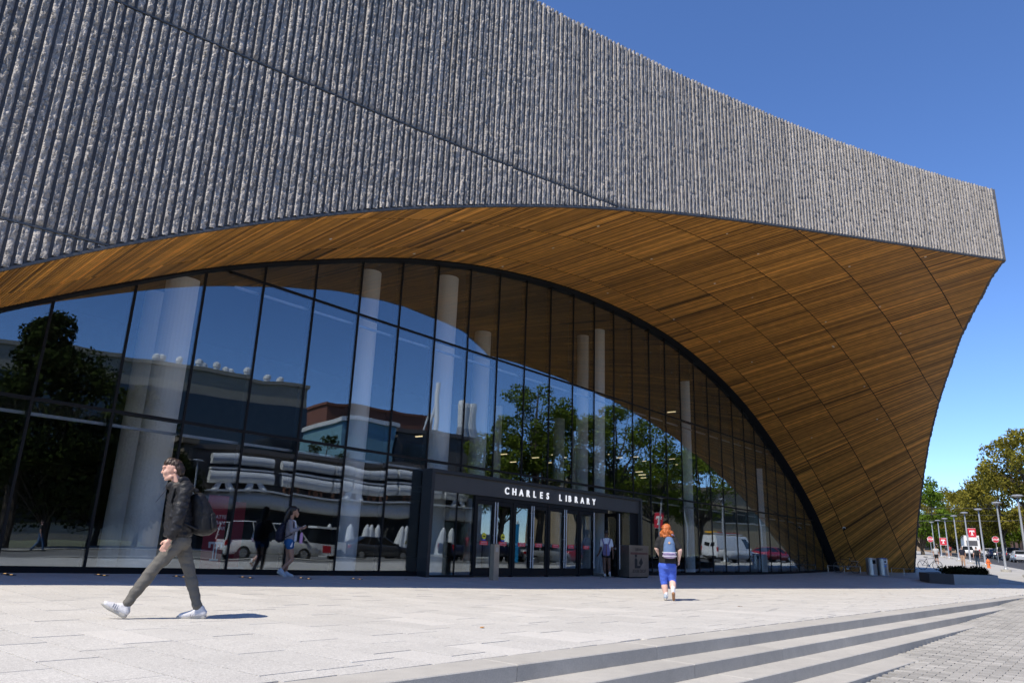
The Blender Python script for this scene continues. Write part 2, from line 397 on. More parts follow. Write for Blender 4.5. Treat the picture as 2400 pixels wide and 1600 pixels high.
# --- granite slats, one object each
tab_s = np.linspace(-5.2, SCORN, 4000); tab_P = np.array([F(s, stone_p(s)) for s in tab_s])
tab_l = np.concatenate([[0], np.cumsum(np.linalg.norm(np.diff(tab_P, axis=0), axis=1))])
PITCH = .1545; nrib = int(tab_l[-1] / PITCH)
def vnoise(n, step, amp):
    m_ = int(n / step) + 3; a = RNG.uniform(-amp, amp, m_); x = np.arange(n) / step; i = x.astype(int); u = x - i
    return a[i] * (1 - u) + a[i + 1] * u
CW = np.array([-.054, -.054, -.046, -.024, .002, .028, .052, .052])     # across the slat
for r in range(nrib):
    l = tab_l[-1] - (r + .5) * PITCH
    if l < .1: break
    s = float(np.interp(l, tab_l, tab_s)); P = F(s, stone_p(s))
    e = .05; T_ = F(s + e, stone_p(s + e)) - F(s - e, stone_p(s - e)); T_ /= np.linalg.norm(T_)
    Nn = np.array([T_[1], -T_[0], 0.])
    z0 = max(zB(s) + .035, .02); ft = clamp((s - 8) / 18, 0, 1); ft = ft * ft * (3 - 2 * ft)      # rougher stone near the low end of the wall
    dz = .042 + .013 * ft
    nz = max(6, int((ZTOP - z0) / dz)); zs = np.linspace(z0, ZTOP, nz)
    n_c = 8
    dep = np.zeros((nz, n_c))
    base = .048 + vnoise(nz, 7, .010)
    amp = .030 - .018 * ft
    for c in range(3, 7): dep[:, c] = base + RNG.uniform(-amp, amp, nz) + vnoise(nz, 3, .014 - .008 * ft)
    dep[:, 6] = .036 + RNG.uniform(-.02, .012, nz); dep[:, 1] = .046 + .014 * ft; dep[:, 2] = .056 + .008 * ft + RNG.uniform(-.004, .002, nz)
    dep[:, 3:7] -= .006 * ft
    # butt joints between the stones of a slat and level seams
    zj = z0 + RNG.uniform(.2, 1.2)
    while zj < ZTOP:
        dep[np.abs(zs - zj) < dz * .5, 1:7] *= .5; k0 = zs > zj
        dep[k0, 2:6] += RNG.uniform(-.008, .008); zj += RNG.uniform(.9, 1.9)
    for zq in (ZSE1, ZSE2): dep[np.abs(zs - zq) < .05, 1:7] = .004
    dep[:, 0] = -.004; dep[:, 7] = -.004; dep = np.clip(dep, -.004, .105)
    X = P[None, None, :] + CW[None, :, None] * T_[None, None, :] + dep[:, :, None] * Nn[None, None, :]
    jit = RNG.uniform(-.007, .007, (nz, n_c)) + (np.arange(n_c) == 6) * RNG.uniform(-.012, .004, (nz, n_c)); jit[:, [0, 1, 7]] = 0
    X += jit[:, :, None] * T_[None, None, :]
    X[:, :, 2] = zs[:, None] + RNG.uniform(-.3, .3, (nz, n_c)) * dz * (np.arange(n_c) > 0) * (np.arange(n_c) < 7)
    X[0, :, 2] = z0; X[-1, :, 2] = ZTOP + np.where((np.arange(n_c) > 0) & (np.arange(n_c) < 7), RNG.uniform(-.01, .02), 0)
    V = X.reshape(-1, 3)
    idx = np.arange(nz * n_c).reshape(nz, n_c)
    q = np.stack([idx[:-1, :-1], idx[:-1, 1:], idx[1:, 1:], idx[1:, :-1]], -1).reshape(-1, 4)
    me = bpy.data.meshes.new('stone_slat'); me.vertices.add(len(V)); me.vertices.foreach_set('co', V.ravel())
    me.loops.add(q.size); me.loops.foreach_set('vertex_index', q.ravel().astype(np.int32))
    me.polygons.add(len(q)); me.polygons.foreach_set('loop_start', np.arange(0, q.size, 4, dtype=np.int32)); me.update(calc_edges=True)
    child(link('stone_slat', me, M['stone']))
# backing wall, bottom trim, seams
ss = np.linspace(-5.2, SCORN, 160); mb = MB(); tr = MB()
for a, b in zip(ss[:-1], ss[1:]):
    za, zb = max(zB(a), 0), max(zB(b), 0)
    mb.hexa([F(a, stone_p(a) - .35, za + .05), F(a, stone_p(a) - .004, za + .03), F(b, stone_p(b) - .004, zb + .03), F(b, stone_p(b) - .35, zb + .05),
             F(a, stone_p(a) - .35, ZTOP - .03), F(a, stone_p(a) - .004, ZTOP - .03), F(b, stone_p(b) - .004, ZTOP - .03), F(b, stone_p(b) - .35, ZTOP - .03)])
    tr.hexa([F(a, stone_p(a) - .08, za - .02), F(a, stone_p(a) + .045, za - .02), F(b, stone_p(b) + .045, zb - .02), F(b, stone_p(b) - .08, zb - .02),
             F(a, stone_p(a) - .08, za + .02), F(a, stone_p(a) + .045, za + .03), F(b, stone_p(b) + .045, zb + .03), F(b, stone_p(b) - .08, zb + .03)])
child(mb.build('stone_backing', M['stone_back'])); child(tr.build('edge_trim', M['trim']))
for zq in (ZSE1, ZSE2):
    mb = MB()
    for a, b in zip(ss[:-1], ss[1:]):
        if max(zB(a), zB(b)) > zq - .03: continue
        mb.hexa([F(a, stone_p(a) - .01, zq - .014), F(a, stone_p(a) + .034, zq - .014), F(b, stone_p(b) + .034, zq - .014), F(b, stone_p(b) - .01, zq - .014),
                 F(a, stone_p(a) - .01, zq + .014), F(a, stone_p(a) + .034, zq + .014), F(b, stone_p(b) + .034, zq + .014), F(b, stone_p(b) - .01, zq + .014)])
    child(mb.build('level_seam', M['trim']))
# --- side wall on the street, its jagged edge shows past the timber
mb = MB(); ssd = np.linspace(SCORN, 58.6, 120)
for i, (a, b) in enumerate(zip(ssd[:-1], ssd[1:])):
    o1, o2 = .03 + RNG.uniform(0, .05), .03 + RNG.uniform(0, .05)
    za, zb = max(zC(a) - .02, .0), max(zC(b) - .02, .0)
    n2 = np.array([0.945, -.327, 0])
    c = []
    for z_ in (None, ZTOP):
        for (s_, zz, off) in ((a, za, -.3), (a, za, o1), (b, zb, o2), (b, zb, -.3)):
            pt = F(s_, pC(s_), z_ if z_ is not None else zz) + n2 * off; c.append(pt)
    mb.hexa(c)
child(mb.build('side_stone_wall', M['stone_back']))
# --- timber soffit: slats in planes square to the glass, joints every 2.46 m
ds = []; s = -4.2
while s < 58.2:
    ds.append(s); slope = (zA(s + .05) - zA(s - .05)) / .1
    s += .072 / math.sqrt(1 + slope * slope)
JP = [.30, 1.31, 3.77, 6.23, 8.69, 11.15, 13.7]
bands = [MB() for _ in JP[:-1]]
prev = .5
for i in range(len(ds) - 1):
    s0, s1 = ds[i], ds[i + 1]; g = (s1 - s0) * .16; pe = min(pE(s0), pE(s1)) - .02
    for bnd, (p0, p1) in enumerate(zip(JP[:-1], JP[1:])):
        p1 = min(p1, pe); p0j = p0 + (.02 if bnd else .005); p1j = p1 - .02
        if p1j - p0j < .05: continue
        if max(soffit_z(s0, p1j), soffit_z(s1, p1j)) < gz(*F(s0, p1j)[:2]): continue
        tone = RNG.random() * .55 + (.45 if RNG.random() < .12 else 0) + .2 * math.sin(i * .11 + bnd * 2.1) ** 2 - (.3 if RNG.random() < .14 else 0)
        tone = .45 * prev + .6 * tone; prev = tone; tone = float(clamp(tone, 0, 1))
        nrm = soffit_n((s0 + s1) / 2, (p0j + p1j) / 2)
        nseg = max(1, int((p1j - p0j) / 1.3)); ps = np.linspace(p0j, p1j, nseg + 1)
        for pa, pb in zip(ps[:-1], ps[1:]):
            lo = [F(a, b, soffit_z(a, b)) for a, b in ((s0 + g, pa), (s1 - g, pa), (s1 - g, pb), (s0 + g, pb))]
            hi = [q + nrm * .022 for q in lo]
            bands[bnd].hexa(lo + hi, skip=(0, 3, 5) if 0 else (0,), col=tone)
for b_ in bands:
    if b_.f: tag(child(b_.build('soffit_slat_band', M['soffit'])), kind='stuff')
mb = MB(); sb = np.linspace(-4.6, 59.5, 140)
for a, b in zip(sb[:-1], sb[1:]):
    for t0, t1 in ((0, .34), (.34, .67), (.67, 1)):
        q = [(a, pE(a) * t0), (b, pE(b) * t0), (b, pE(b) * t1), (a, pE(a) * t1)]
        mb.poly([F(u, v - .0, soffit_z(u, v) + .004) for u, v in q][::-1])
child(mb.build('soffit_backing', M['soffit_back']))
def soffit_hit(x, y):
    d = ray(x, y); prev_ = None
    for t in np.arange(8, 75, .05):
        P = C0 + d * t; s_, p_ = SP(P)
        if p_ < pE(s_) and -4 < s_ < 58:
            v = P[2] - soffit_z(s_, p_)
            if prev_ is not None and prev_ < 0 <= v: return P, s_, p_
            prev_ = v
    return None
# recessed downlights in the timber
M['dl'] = mat('downlight_lens', (.75, .72, .62), .35)
dl_mesh = MB(); dl_mesh.lathe([(.001, -.012), (.035, -.012), (.044, -.004), (.044, .03), (.001, .03)], 12); dl_mesh = dl_mesh.mesh('downlight')
for q in [(774, 557), (970, 592.5), (1084, 538), (1178, 622.5), (1296, 579), (1401.5, 527.7), (1527, 605), (1424, 685), (1703.6, 545.4), (1777, 593), (1675, 662.7), (1763, 695), (1579, 747), (1686, 799), (1935, 753),
          (1954, 811.5), (1762, 847), (1824.5, 933), (2025.5, 904), (2055.6, 981), (1902, 1024.5), (2062, 717), (1990.6, 623), (2168.6, 600.4), (2110, 780), (1951.5, 810)]:
    h = soffit_hit(*q)
    if h:
        n_ = soffit_n(h[1], h[2]); o = bpy.data.objects.new('downlight', dl_mesh); COL.objects.link(o)
        if not dl_mesh.materials: dl_mesh.materials.append(M['dl'])
        o.matrix_world = Matrix.Translation(Vector(h[0] + n_ * .028)) @ Vector(n_).to_track_quat('-Z', 'Y').to_matrix().to_4x4()
        child(o)
# --- black reveal between glass and timber, base rail
fr = MB(); sa = list(np.linspace(-4.3, 53.9, 150)); RV = .30
for a, b in zip(sa[:-1], sa[1:]):
    nrm = soffit_n((a + b) / 2, .1)
    lo = [F(u, p, soffit_z(u, p)) + nrm * .004 for u, p in ((a, -.06), (b, -.06), (b, RV), (a, RV))]
    fr.hexa(lo + [q + nrm * .06 for q in lo])
child(fr.build('arch_reveal', M['black']))
# --- glass panes, mullions, transoms
MUL = [4.68 + 1.5 * i for i in range(-6, 34)]; TZ = [.14, 3.32, 7.08, 12.]
V0, V1, VP_, VT = 15.05, 27.15, .42, 3.05          # vestibule box
for i in range(len(MUL) - 1):
    a, b = MUL[i], MUL[i + 1]
    for j in range(3):
        z0, z1 = TZ[j], TZ[j + 1]; a_, b_ = a + .03, b - .03
        if V0 - .2 < (a + b) / 2 < V1 + .2 and j == 0: z0 = VT + .02
        tops = [(u, min(z1 - .03, zA(u) - .05)) for u in np.linspace(a_, b_, 5)]
        tops = [(u, t) for u, t in tops]
        if max(t for _, t in tops) < z0 + .08: continue
        lz0 = [max(z0 + .03, plaza_z(u, 0) + .1) for u in (a_, b_)]
        pts = [(a_, lz0[0]), (b_, lz0[1])] + [(u, max(t, lz0[1])) for u, t in tops[::-1]]
        mb = MB(); tl = RNG.uniform(-.004, .004); t2 = RNG.uniform(-.004, .004)
        def tilt(u, z): return (u - (a + b) / 2) * tl * .5 + (z - (z0 + z1) / 2) * t2 * .4
        fp = [F(u, .012 + tilt(u, z), z) for u, z in pts]; bp_ = [F(u, -.012 + tilt(u, z), z) for u, z in pts]
        mb.poly(fp); mb.poly(bp_[::-1])
        n_ = len(pts)
        for k in range(n_): mb.poly([fp[k], bp_[k], bp_[(k + 1) % n_], fp[(k + 1) % n_]], 1)
        child(mb.build('glass_pane', [M['glass'], M['frame']]))
for s in MUL:
    z1 = zA(s) - .1
    if z1 < .3: continue
    z0 = VT if V0 < s < V1 else plaza_z(s, 0)
    mb = MB(); mb.fbox(s - .026, s + .026, -.20, .028, z0, z1); child(mb.build('mullion', M['frame']))
def arch_span(z):
    sl_ = [s for s in np.linspace(-4.3, 53.6, 800) if zA(s) - .15 > z]; return sl_[0], sl_[-1]
for z in TZ[1:3]:
    a, b = arch_span(z); mb = MB(); mb.fbox(a, b, -.14, .020, z - .035, z + .035); child(mb.build('transom', M['frame']))
    mb = MB(); mb.fbox(a + .2, b - .2, -.20, -.145, z - .30, z - .24); child(mb.build('blind_rail', M['steel']))
for a, b in ((-4.2, V0), (V1, 53.6)):
    mb = MB(); n_ = 16
    for u0, u1 in zip(np.linspace(a, b, n_)[:-1], np.linspace(a, b, n_)[1:]):
        mb.hexa([F(u, p, plaza_z(u, 0) + z) for z in (-.06, .12) for u, p in ((u0, -.12), (u0, .05), (u1, .05), (u1, -.12))])
    child(mb.build('base_rail', M['black']))
# --- roof, back and interior
mb = MB(); rs = np.linspace(-5.2, SCORN, 60)
ring = [F(s, stone_p(s) - .05, ZTOP - .12) for s in rs] + [F(58.4, 3.7, ZTOP - .12), F(66, -26, ZTOP - .12), F(-5.2, -26, ZTOP - .12)]
mb.poly(ring); mb.poly([p - np.array([0, 0, .4]) for p in ring][::-1]); child(mb.build('roof', M['darkconcrete']))
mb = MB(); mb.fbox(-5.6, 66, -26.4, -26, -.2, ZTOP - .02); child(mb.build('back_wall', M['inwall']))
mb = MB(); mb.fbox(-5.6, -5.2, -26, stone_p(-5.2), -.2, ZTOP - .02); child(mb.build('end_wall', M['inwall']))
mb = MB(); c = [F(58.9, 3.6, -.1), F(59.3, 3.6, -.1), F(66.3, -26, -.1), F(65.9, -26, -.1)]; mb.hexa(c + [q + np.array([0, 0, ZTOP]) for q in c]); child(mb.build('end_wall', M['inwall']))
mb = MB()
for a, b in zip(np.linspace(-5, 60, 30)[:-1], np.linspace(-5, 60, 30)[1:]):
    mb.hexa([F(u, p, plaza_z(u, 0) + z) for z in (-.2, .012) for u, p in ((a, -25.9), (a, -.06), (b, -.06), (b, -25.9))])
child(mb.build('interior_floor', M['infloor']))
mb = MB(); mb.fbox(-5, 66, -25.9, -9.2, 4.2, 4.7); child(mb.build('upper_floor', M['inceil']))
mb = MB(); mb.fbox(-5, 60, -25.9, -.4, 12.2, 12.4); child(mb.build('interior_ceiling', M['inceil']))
# columns behind the glass
for (px, py, p, rad, ztop) in [(336, 900, -3.4, .33, 8.2), (393, 900, -1.5, .42, 8.9), (858, 760, -1.6, .34, 9.3), (1042, 760, -1.4, .40, 10.2), (1133, 760, -4.5, .36, 9.8),
                               (1366, 820, -3.2, .28, 11.0), (1402, 820, -1.6, .30, 10.6), (1312, 900, -9.5, .34, 8.4), (1610, 980, -1.6, .40, 9.9), (1782, 1150, -1.6, .42, 7.0), (1160, 1000, -7.5, .34, 7.6), (1350, 1000, -7.0, .33, 7.2)]:
    P = at_p(px, py, p); s_ = SP(P)[0]; b_ = F(s_, p)
    mb = MB(); mb.lathe([(rad, 0), (rad, ztop * .5), (rad * 1.0, min(ztop, soffit_z(s_, 0) - .1))], 28, (b_[0], b_[1], plaza_z(s_, 0)))
    child(mb.build('column', M['column'], smooth=False))
    for f_ in bpy.context.scene.objects[-1].data.polygons if 0 else []: pass
# light strips hung indoors
for (px, py, dep) in [(1180, 1064, 14), (1204, 1082, 14), (1255, 1072, 15), (1285, 1084, 15), (1300, 1065, 16), (1320, 1072, 16), (1432, 1064, 17), (1452, 1072, 17), (1490, 1070, 18), (1512, 1080, 18), (1575, 1075, 16), (1590, 1088, 16),
                      (1645, 1075, 15), (1659, 1092, 15), (1706, 1060, 13), (1709, 1069, 13), (1713, 1078, 13), (1498, 1105, 11), (1505, 1112, 11), (1510, 1119, 11), (985, 1022, 8), (1574, 965, 6)]:
    P = at_p(px, py, -dep); s_, p_ = SP(P)
    L_ = .28
    mb = MB(); mb.fbox(s_ - .05, s_ + .05, p_ - L_, p_ + L_, P[2] - .018, P[2] + .018); child(mb.build('strip_light', M['lampglow']))
# ================================================================== entrance vestibule
def finv(o): return Matrix.Translation(-Vector(o.location))
def kid(o, par):
    o.parent = par
    top = par
    while top.parent: top = top.parent
    o.matrix_parent_inverse = Matrix.Translation(-Vector(top.location)) if par is top else Matrix.Identity(4)
    return o
M['handle'] = mat('satin_steel', (.62, .63, .65), .35, metal=.35)
M['canopy'] = mat('charcoal_panel', (.055, .054, .053), .5, metal=.0, noise=(3, .08))
M['canopy_side'] = mat('charcoal_edge', (.026, .028, .033), .4, metal=.3)
ves = empty('entrance_vestibule', F(21, .4, 0), 0, 'charcoal metal entrance box with glass doors and white lettering on its header', 'entrance')
def vb(name, m, *bx):
    mb = MB()
    for b in bx: mb.fbox(*b)
    return kid(mb.build(name, m), ves)
vb('header', M['canopy'], (V0 + .12, V1 - .1, .02, VP_ - .06, 2.44, VT - .1))
vb('header_cap', M['canopy_side'], (V0, V1, .0, VP_ + .02, VT - .1, VT))
vb('side_post', M['canopy_side'], (V0, V0 + .12, .03, VP_ + .02, 0., VT - .1))
vb('side_post', M['canopy'], (V1 - .1, V1, .03, VP_ + .02, -.04, VT - .1))
vb('soffit_panel', M['canopy_side'], (V0 + .12, V1 - .1, -1.6, .02, 2.50, 2.56))
def letters(name, txt, s, p, z, size, m, par, extr=.012, align='LEFT', spacing=1., rot=None, loc=None):
    cu = bpy.data.curves.new(name, 'FONT'); cu.body = txt; cu.size = size; cu.extrude = extr; cu.space_character = spacing; cu.align_x = align
    cu.resolution_u = 3
    t = bpy.data.objects.new(name, cu); COL.objects.link(t)
    me = bpy.data.meshes.new_from_object(t.evaluated_get(bpy.context.evaluated_depsgraph_get())); bpy.data.objects.remove(t)
    o = bpy.data.objects.new(name, me); COL.objects.link(o); me.materials.clear(); me.materials.append(m)
    if loc is None:
        loc = F(s, p, z); rot = Matrix((( DR[0], 0, NN[0]), (DR[1], 0, NN[1]), (0, 1, 0)))
    o.matrix_world = Matrix.Translation(Vector(loc)) @ rot.to_4x4()
    if par is not None: kid(o, par)
    return o
M['lettering'] = mat('white_letters', (.85, .86, .88), .4, emit=((1, 1, 1), .45))
def bold_text(txt, s0, s1, p, z, h, m, par):
    """spaced capitals, each letter its own object, thickened strokes"""
    n = len(txt); wsp = (s1 - s0) / sum(.72 if c == ' ' else (.45 if c == 'I' else 1) for c in txt)
    s = s0
    for c in txt:
        adv = wsp * (.72 if c == ' ' else (.45 if c == 'I' else 1))
        if c != ' ':
            cu = bpy.data.curves.new('letter', 'FONT'); cu.body = c; cu.size = h / .70; cu.extrude = .012; cu.offset = .005; cu.resolution_u = 3
            t = bpy.data.objects.new('letter', cu); COL.objects.link(t)
            me = bpy.data.meshes.new_from_object(t.evaluated_get(bpy.context.evaluated_depsgraph_get())); bpy.data.objects.remove(t)
            me.materials.clear(); me.materials.append(m); o = bpy.data.objects.new('letter', me); COL.objects.link(o)
            o.matrix_world = Matrix.Translation(Vector(F(s, p, z))) @ Matrix(((DR[0], 0, NN[0]), (DR[1], 0, NN[1]), (0, 1, 0))).to_4x4()
            kid(o, par)
        s += adv
bold_text('CHARLES', 18.42, 21.05, VP_ - .045, 2.575, .215, M['lettering'], ves)
bold_text('LIBRARY', 21.42, 23.95, VP_ - .045, 2.575, .215, M['lettering'], ves)
# side lights
DP = .27
for a, b in ((V0 + .14, 17.10), (24.72, 26.42)):
    mb = MB(); mb.fbox(a, b, DP - .012, DP + .012, .06, 2.43); kid(mb.build('side_light', M['doorglass']), ves)
    vb('side_light_sill', M['frame'], (a, b, DP - .05, DP + .05, .0, .06))
vb('side_light_bar', M['frame'], (16.30, 16.335, DP - .02, DP + .03, .06, 2.43))
vb('return_panel', M['frame'], (26.42, V1 - .1, .0, DP + .02, 0, 2.43))
M['stickred'] = mat('red_sticker', (.85, .03, .03), .5); M['stickyel'] = mat('yellow_sticker', (.85, .72, .04), .5); M['stickblue'] = mat('blue_sticker', (.05, .1, .45), .5)
M['sensor'] = mat('grey_bar', (.45, .46, .47), .4)
# four pairs of doors
DB = [17.12, 19.00, 20.90, 22.80, 24.70]; DTOP = 2.31
for i in range(4):
    a, b = DB[i], DB[i + 1]
    vb('door_jamb', M['frame'], (a - .03, a + .03, DP - .08, DP + .05, 0, 2.43))
    if i == 3: vb('door_jamb', M['frame'], (b - .03, b + .03, DP - .08, DP + .05, 0, 2.43))
    vb('door_head', M['frame'], (a + .03, b - .03, DP - .08, DP + .045, DTOP, 2.43))
    mid = (a + b) / 2
    for lf, (u0, u1) in enumerate(((a + .035, mid - .004), (mid + .004, b - .035))):
        opened = (i == 3 and lf == 1)
        d = MB()
        def lf_box(x0, x1, q0, q1, z0, z1, mb):
            if opened:                       # this leaf stands swung outward on its right hinge
                ang = math.radians(62); c_, s_ = math.cos(ang), math.sin(ang)
                cs = []
                for z in (z0, z1):
                    for x, q in ((x0, q0), (x0, q1), (x1, q1), (x1, q0)):
                        dx, dq = x - u1, q - DP; cs.append(F(u1 + dx * c_ + dq * s_, DP - dx * s_ + dq * c_, z))
                mb.hexa(cs)
            else: mb.fbox(x0, x1, q0, q1, z0, z1)
        for bx in ((u0, u0 + .10, DP - .03, DP + .03, .03, DTOP - .01), (u1 - .10, u1, DP - .03, DP + .03, .03, DTOP - .01),
                   (u0 + .10, u1 - .10, DP - .03, DP + .03, .03, .27), (u0 + .10, u1 - .10, DP - .03, DP + .03, DTOP - .13, DTOP - .01)): lf_box(*bx, d)
        door = kid(d.build('door', M['frame']), ves)
        g = MB(); lf_box(u0 + .10, u1 - .10, DP - .008, DP + .008, .27, DTOP - .13, g); kid(g.build('glass', M['doorglass']), door)
        hx = u1 - .055 if lf == 0 else u0 + .055
        h = MB(); hp = [(hx, DP + .09, .28), (hx, DP + .09, 2.28)]
        def pt(x, q, z):
            if opened:
                ang = math.radians(62); dx, dq = x - u1, q - DP
                return F(u1 + dx * math.cos(ang) + dq * math.sin(ang), DP - dx * math.sin(ang) + dq * math.cos(ang), z)
            return F(x, q, z)
        h.tube([pt(*q) for q in hp], .019, 8)
        for z in (.5, 1.25, 2.05): h.tube([pt(hx, DP + .02, z), pt(hx, DP + .09, z)], .010, 6)
        kid(h.build('handle', M['handle']), door)
        sx = (u0 + u1) / 2
        bar = MB(); lf_box(u0 + .10, u1 - .10, DP - .05, DP - .02, .985, 1.045, bar); kid(bar.build('push_bar', M['sensor']), door)
        st = MB(); lf_box(sx - .19, sx + .19, DP + .010, DP + .013, .95, 1.07, st); kid(st.build('caution_sticker', M['stickred']), door)
        if not opened:
            kid(letters('caution_text', 'CAUTION', sx, DP + .0135, 1.015, .062, M['whitesign'], ves, .001, 'CENTER'), door) if 0 else None
            for ln, (tx, zz, sz_) in enumerate((('CAUTION', 1.012, .062), ('AUTOMATIC DOOR', .965, .034))):
                o = letters('caution_text', tx, sx, DP + .0138, zz, sz_, M['whitesign'], None, .0006, 'CENTER'); kid(o, door)
        if i == 0:
            o = MB(); cy = []
            for k in range(18):
                an = 2 * math.pi * k / 18; cy.append((sx + .10 * math.cos(an), 1.22 + .10 * math.sin(an)))
            o.poly([F(u, DP + .013, z) for u, z in cy]); o.poly([F(u, DP + .0105, z) for u, z in cy][::-1])
            kid(o.build('round_sticker', M['stickyel']), door)
            o = MB(); o.fbox(sx - .085, sx + .085, DP + .0105, DP + .0125, 1.08, 1.135); kid(o.build('blue_sticker', M['stickblue']), door)
            o = MB(); o.fbox(sx - .06, sx + .06, DP + .0132, DP + .0145, 1.20, 1.235); kid(o.build('sticker_band', M['frame']), door)
# white inner return seen past the swung leaf, accessibility sticker
M['palepanel'] = mat('pale_panel', (.55, .58, .62), .5)
vb('inner_panel', M['palepanel'], (23.78, 23.86, -.9, DP - .09, .0, 2.3))
# ------------------------------------------------------------------ card reader post
P = F(17.02, 1.25); gzz = plaza_z(17.02, 1.25)
post = empty('card_reader_post', (P[0], P[1], gzz), -BETA + math.pi / 2 if 0 else 0, 'slim bronze metal post with a door button in front of the doors', 'bollard')
M['bronze'] = mat('bronze_metal', (.42, .35, .27), .4, metal=.5, noise=(5, .12))
mb = MB(); a = .115
c4 = [F(17.02 + x, 1.25 + y, gzz + z) for z in (0, 1.02) for x, y in ((-a, -.07), (-a, .09), (a, .09), (a, -.07))]
c4[4] = c4[4] + np.array([0, 0, -.0]); mb.hexa(c4)
o = mb.build('housing', M['bronze']); kid(o, post)
mb = MB(); mb.fbox(16.96, 17.08, 1.342, 1.350, gzz + .80, gzz + .93); kid(mb.build('button_plate', M['steel']), post)
mb = MB(); mb.fbox(16.92, 17.12, 1.19, 1.33, gzz + 1.022, gzz + 1.03); kid(mb.build('cap', M['frame']), post)
# ------------------------------------------------------------------ book drop
bd_z = plaza_z(25, 1.2)
bd = empty('book_return_box', F(25.5, 1.0, bd_z), 0, 'stainless book drop box with black reader symbol beside the entrance', 'book drop')
M['dullsteel'] = mat('dull_steel', (.27, .235, .195), .36, metal=.8, noise=[(2.5, .2), (18, .08)])
s0, s1, p0, p1 = 24.85, 26.30, .45, 1.18
mb = MB(); mb.fbox(s0, s1, p0, p1, bd_z + .05, bd_z + 1.2); kid(mb.build('cabinet', M['dullsteel']), bd)
mb = MB(); mb.fbox(s0 + .03, s1 - .03, p0 + .03, p1 - .03, bd_z, bd_z + .05); kid(mb.build('plinth', M['frame']), bd)
mb = MB(); mb.fbox(s0 + .1, s1 - .08, p1 + .001, p1 + .012, bd_z + .86, bd_z + .94); kid(mb.build('slot_flap', mat('worn_red', (.16, .07, .06), .4, metal=.4)), bd)
M['blackink'] = mat('black_print', (.01, .01, .01), .5)
o = letters('lettering', 'LIBRARY', (s0 + s1) / 2, p1 + .003, bd_z + .99, .16, M['blackink'], None, .001, 'CENTER'); kid(o, bd)
o = letters('lettering', 'BOOK DROP', (s0 + s1) / 2, p1 + .003, bd_z + .20, .17, M['blackink'], None, .001, 'CENTER'); kid(o, bd)
mb = MB(); cs = (s0 + s1) / 2 - .12; zz0 = bd_z + .36
def ink(pts): mb.poly([F(cs + u, p1 + .004, zz0 + v) for u, v in pts])
ink([(-.12 + .085 * math.cos(t), .47 + .085 * math.sin(t)) for t in np.linspace(0, 2 * math.pi, 17)[:-1]])
ink([(-.22, 0), (.16, 0), (.24, .05), (.24, .09), (-.02, .09), (-.02, .30), (-.08, .37), (-.17, .37), (-.22, .30)])
ink([(.10, .20), (.24, .06), (.40, .20), (.30, .36)]); ink([(.10, .20), (.30, .36), (.27, .40), (.22, .33)])
kid(mb.build('reader_symbol', M['blackink']), bd)
# ------------------------------------------------------------------ in-ground lights by the glass
ug = MB(); ug.lathe([(.001, .0), (.075, .0), (.085, .006), (.001, .007)], 16); ug_ring = ug.mesh('light_housing')
ul = MB(); ul.lathe([(.001, .0075), (.024, .0075), (.022, .012), (.001, .014)], 12); ul_m = ul.mesh('lens')
for (px, py) in [(11, 1344.5), (26, 1347), (230, 1346.5), (244, 1348.5), (413, 1350), (430, 1352), (568, 1352), (586, 1354), (705, 1354), (723, 1356), (828, 1355.5), (843, 1357),]:
    P = None
    d = ray(px, py)
    for t in np.arange(8, 60, .02):
        Q = C0 + d * t
        if Q[2] <= plaza_z(*SP(Q)): P = Q; break
    if P is None or SP(P)[1] < .1: P = F(SP(P if P is not None else C0 + d * 20)[0], .35)
    e = empty('ground_light', (P[0], P[1], plaza_z(*SP(P)) + .0015), 0, 'small round amber light sunk in the paving along the glass', 'ground light', 'in-ground lights along the glass wall')
    for nm, me, m in (('light_housing', ug_ring, M['black']), ('lens', ul_m, M['amber'])):
        o = link(nm, me, m); o.parent = e
# ------------------------------------------------------------------ security dome on the timber
h = soffit_hit(1977, 1235)
if h:
    n_ = soffit_n(h[1], h[2]); e = empty('security_camera', tuple(h[0] + n_ * .03), 0, 'small white dome security camera on the timber wall above the bicycle', 'camera')
    mb = MB(); mb.lathe([(.001, .0), (.09, .0), (.10, -.05), (.085, -.08), (.001, -.08)], 14); o = mb.build('mount', M['white']); o.parent = e
    mb = MB(); mb.lathe([(.07, -.08), (.062, -.12), (.035, -.15), (.001, -.16)], 14); o = mb.build('dome', M['black']); o.parent = e
    e.rotation_euler = Vector(n_).to_track_quat('-Z', 'Y').to_euler()

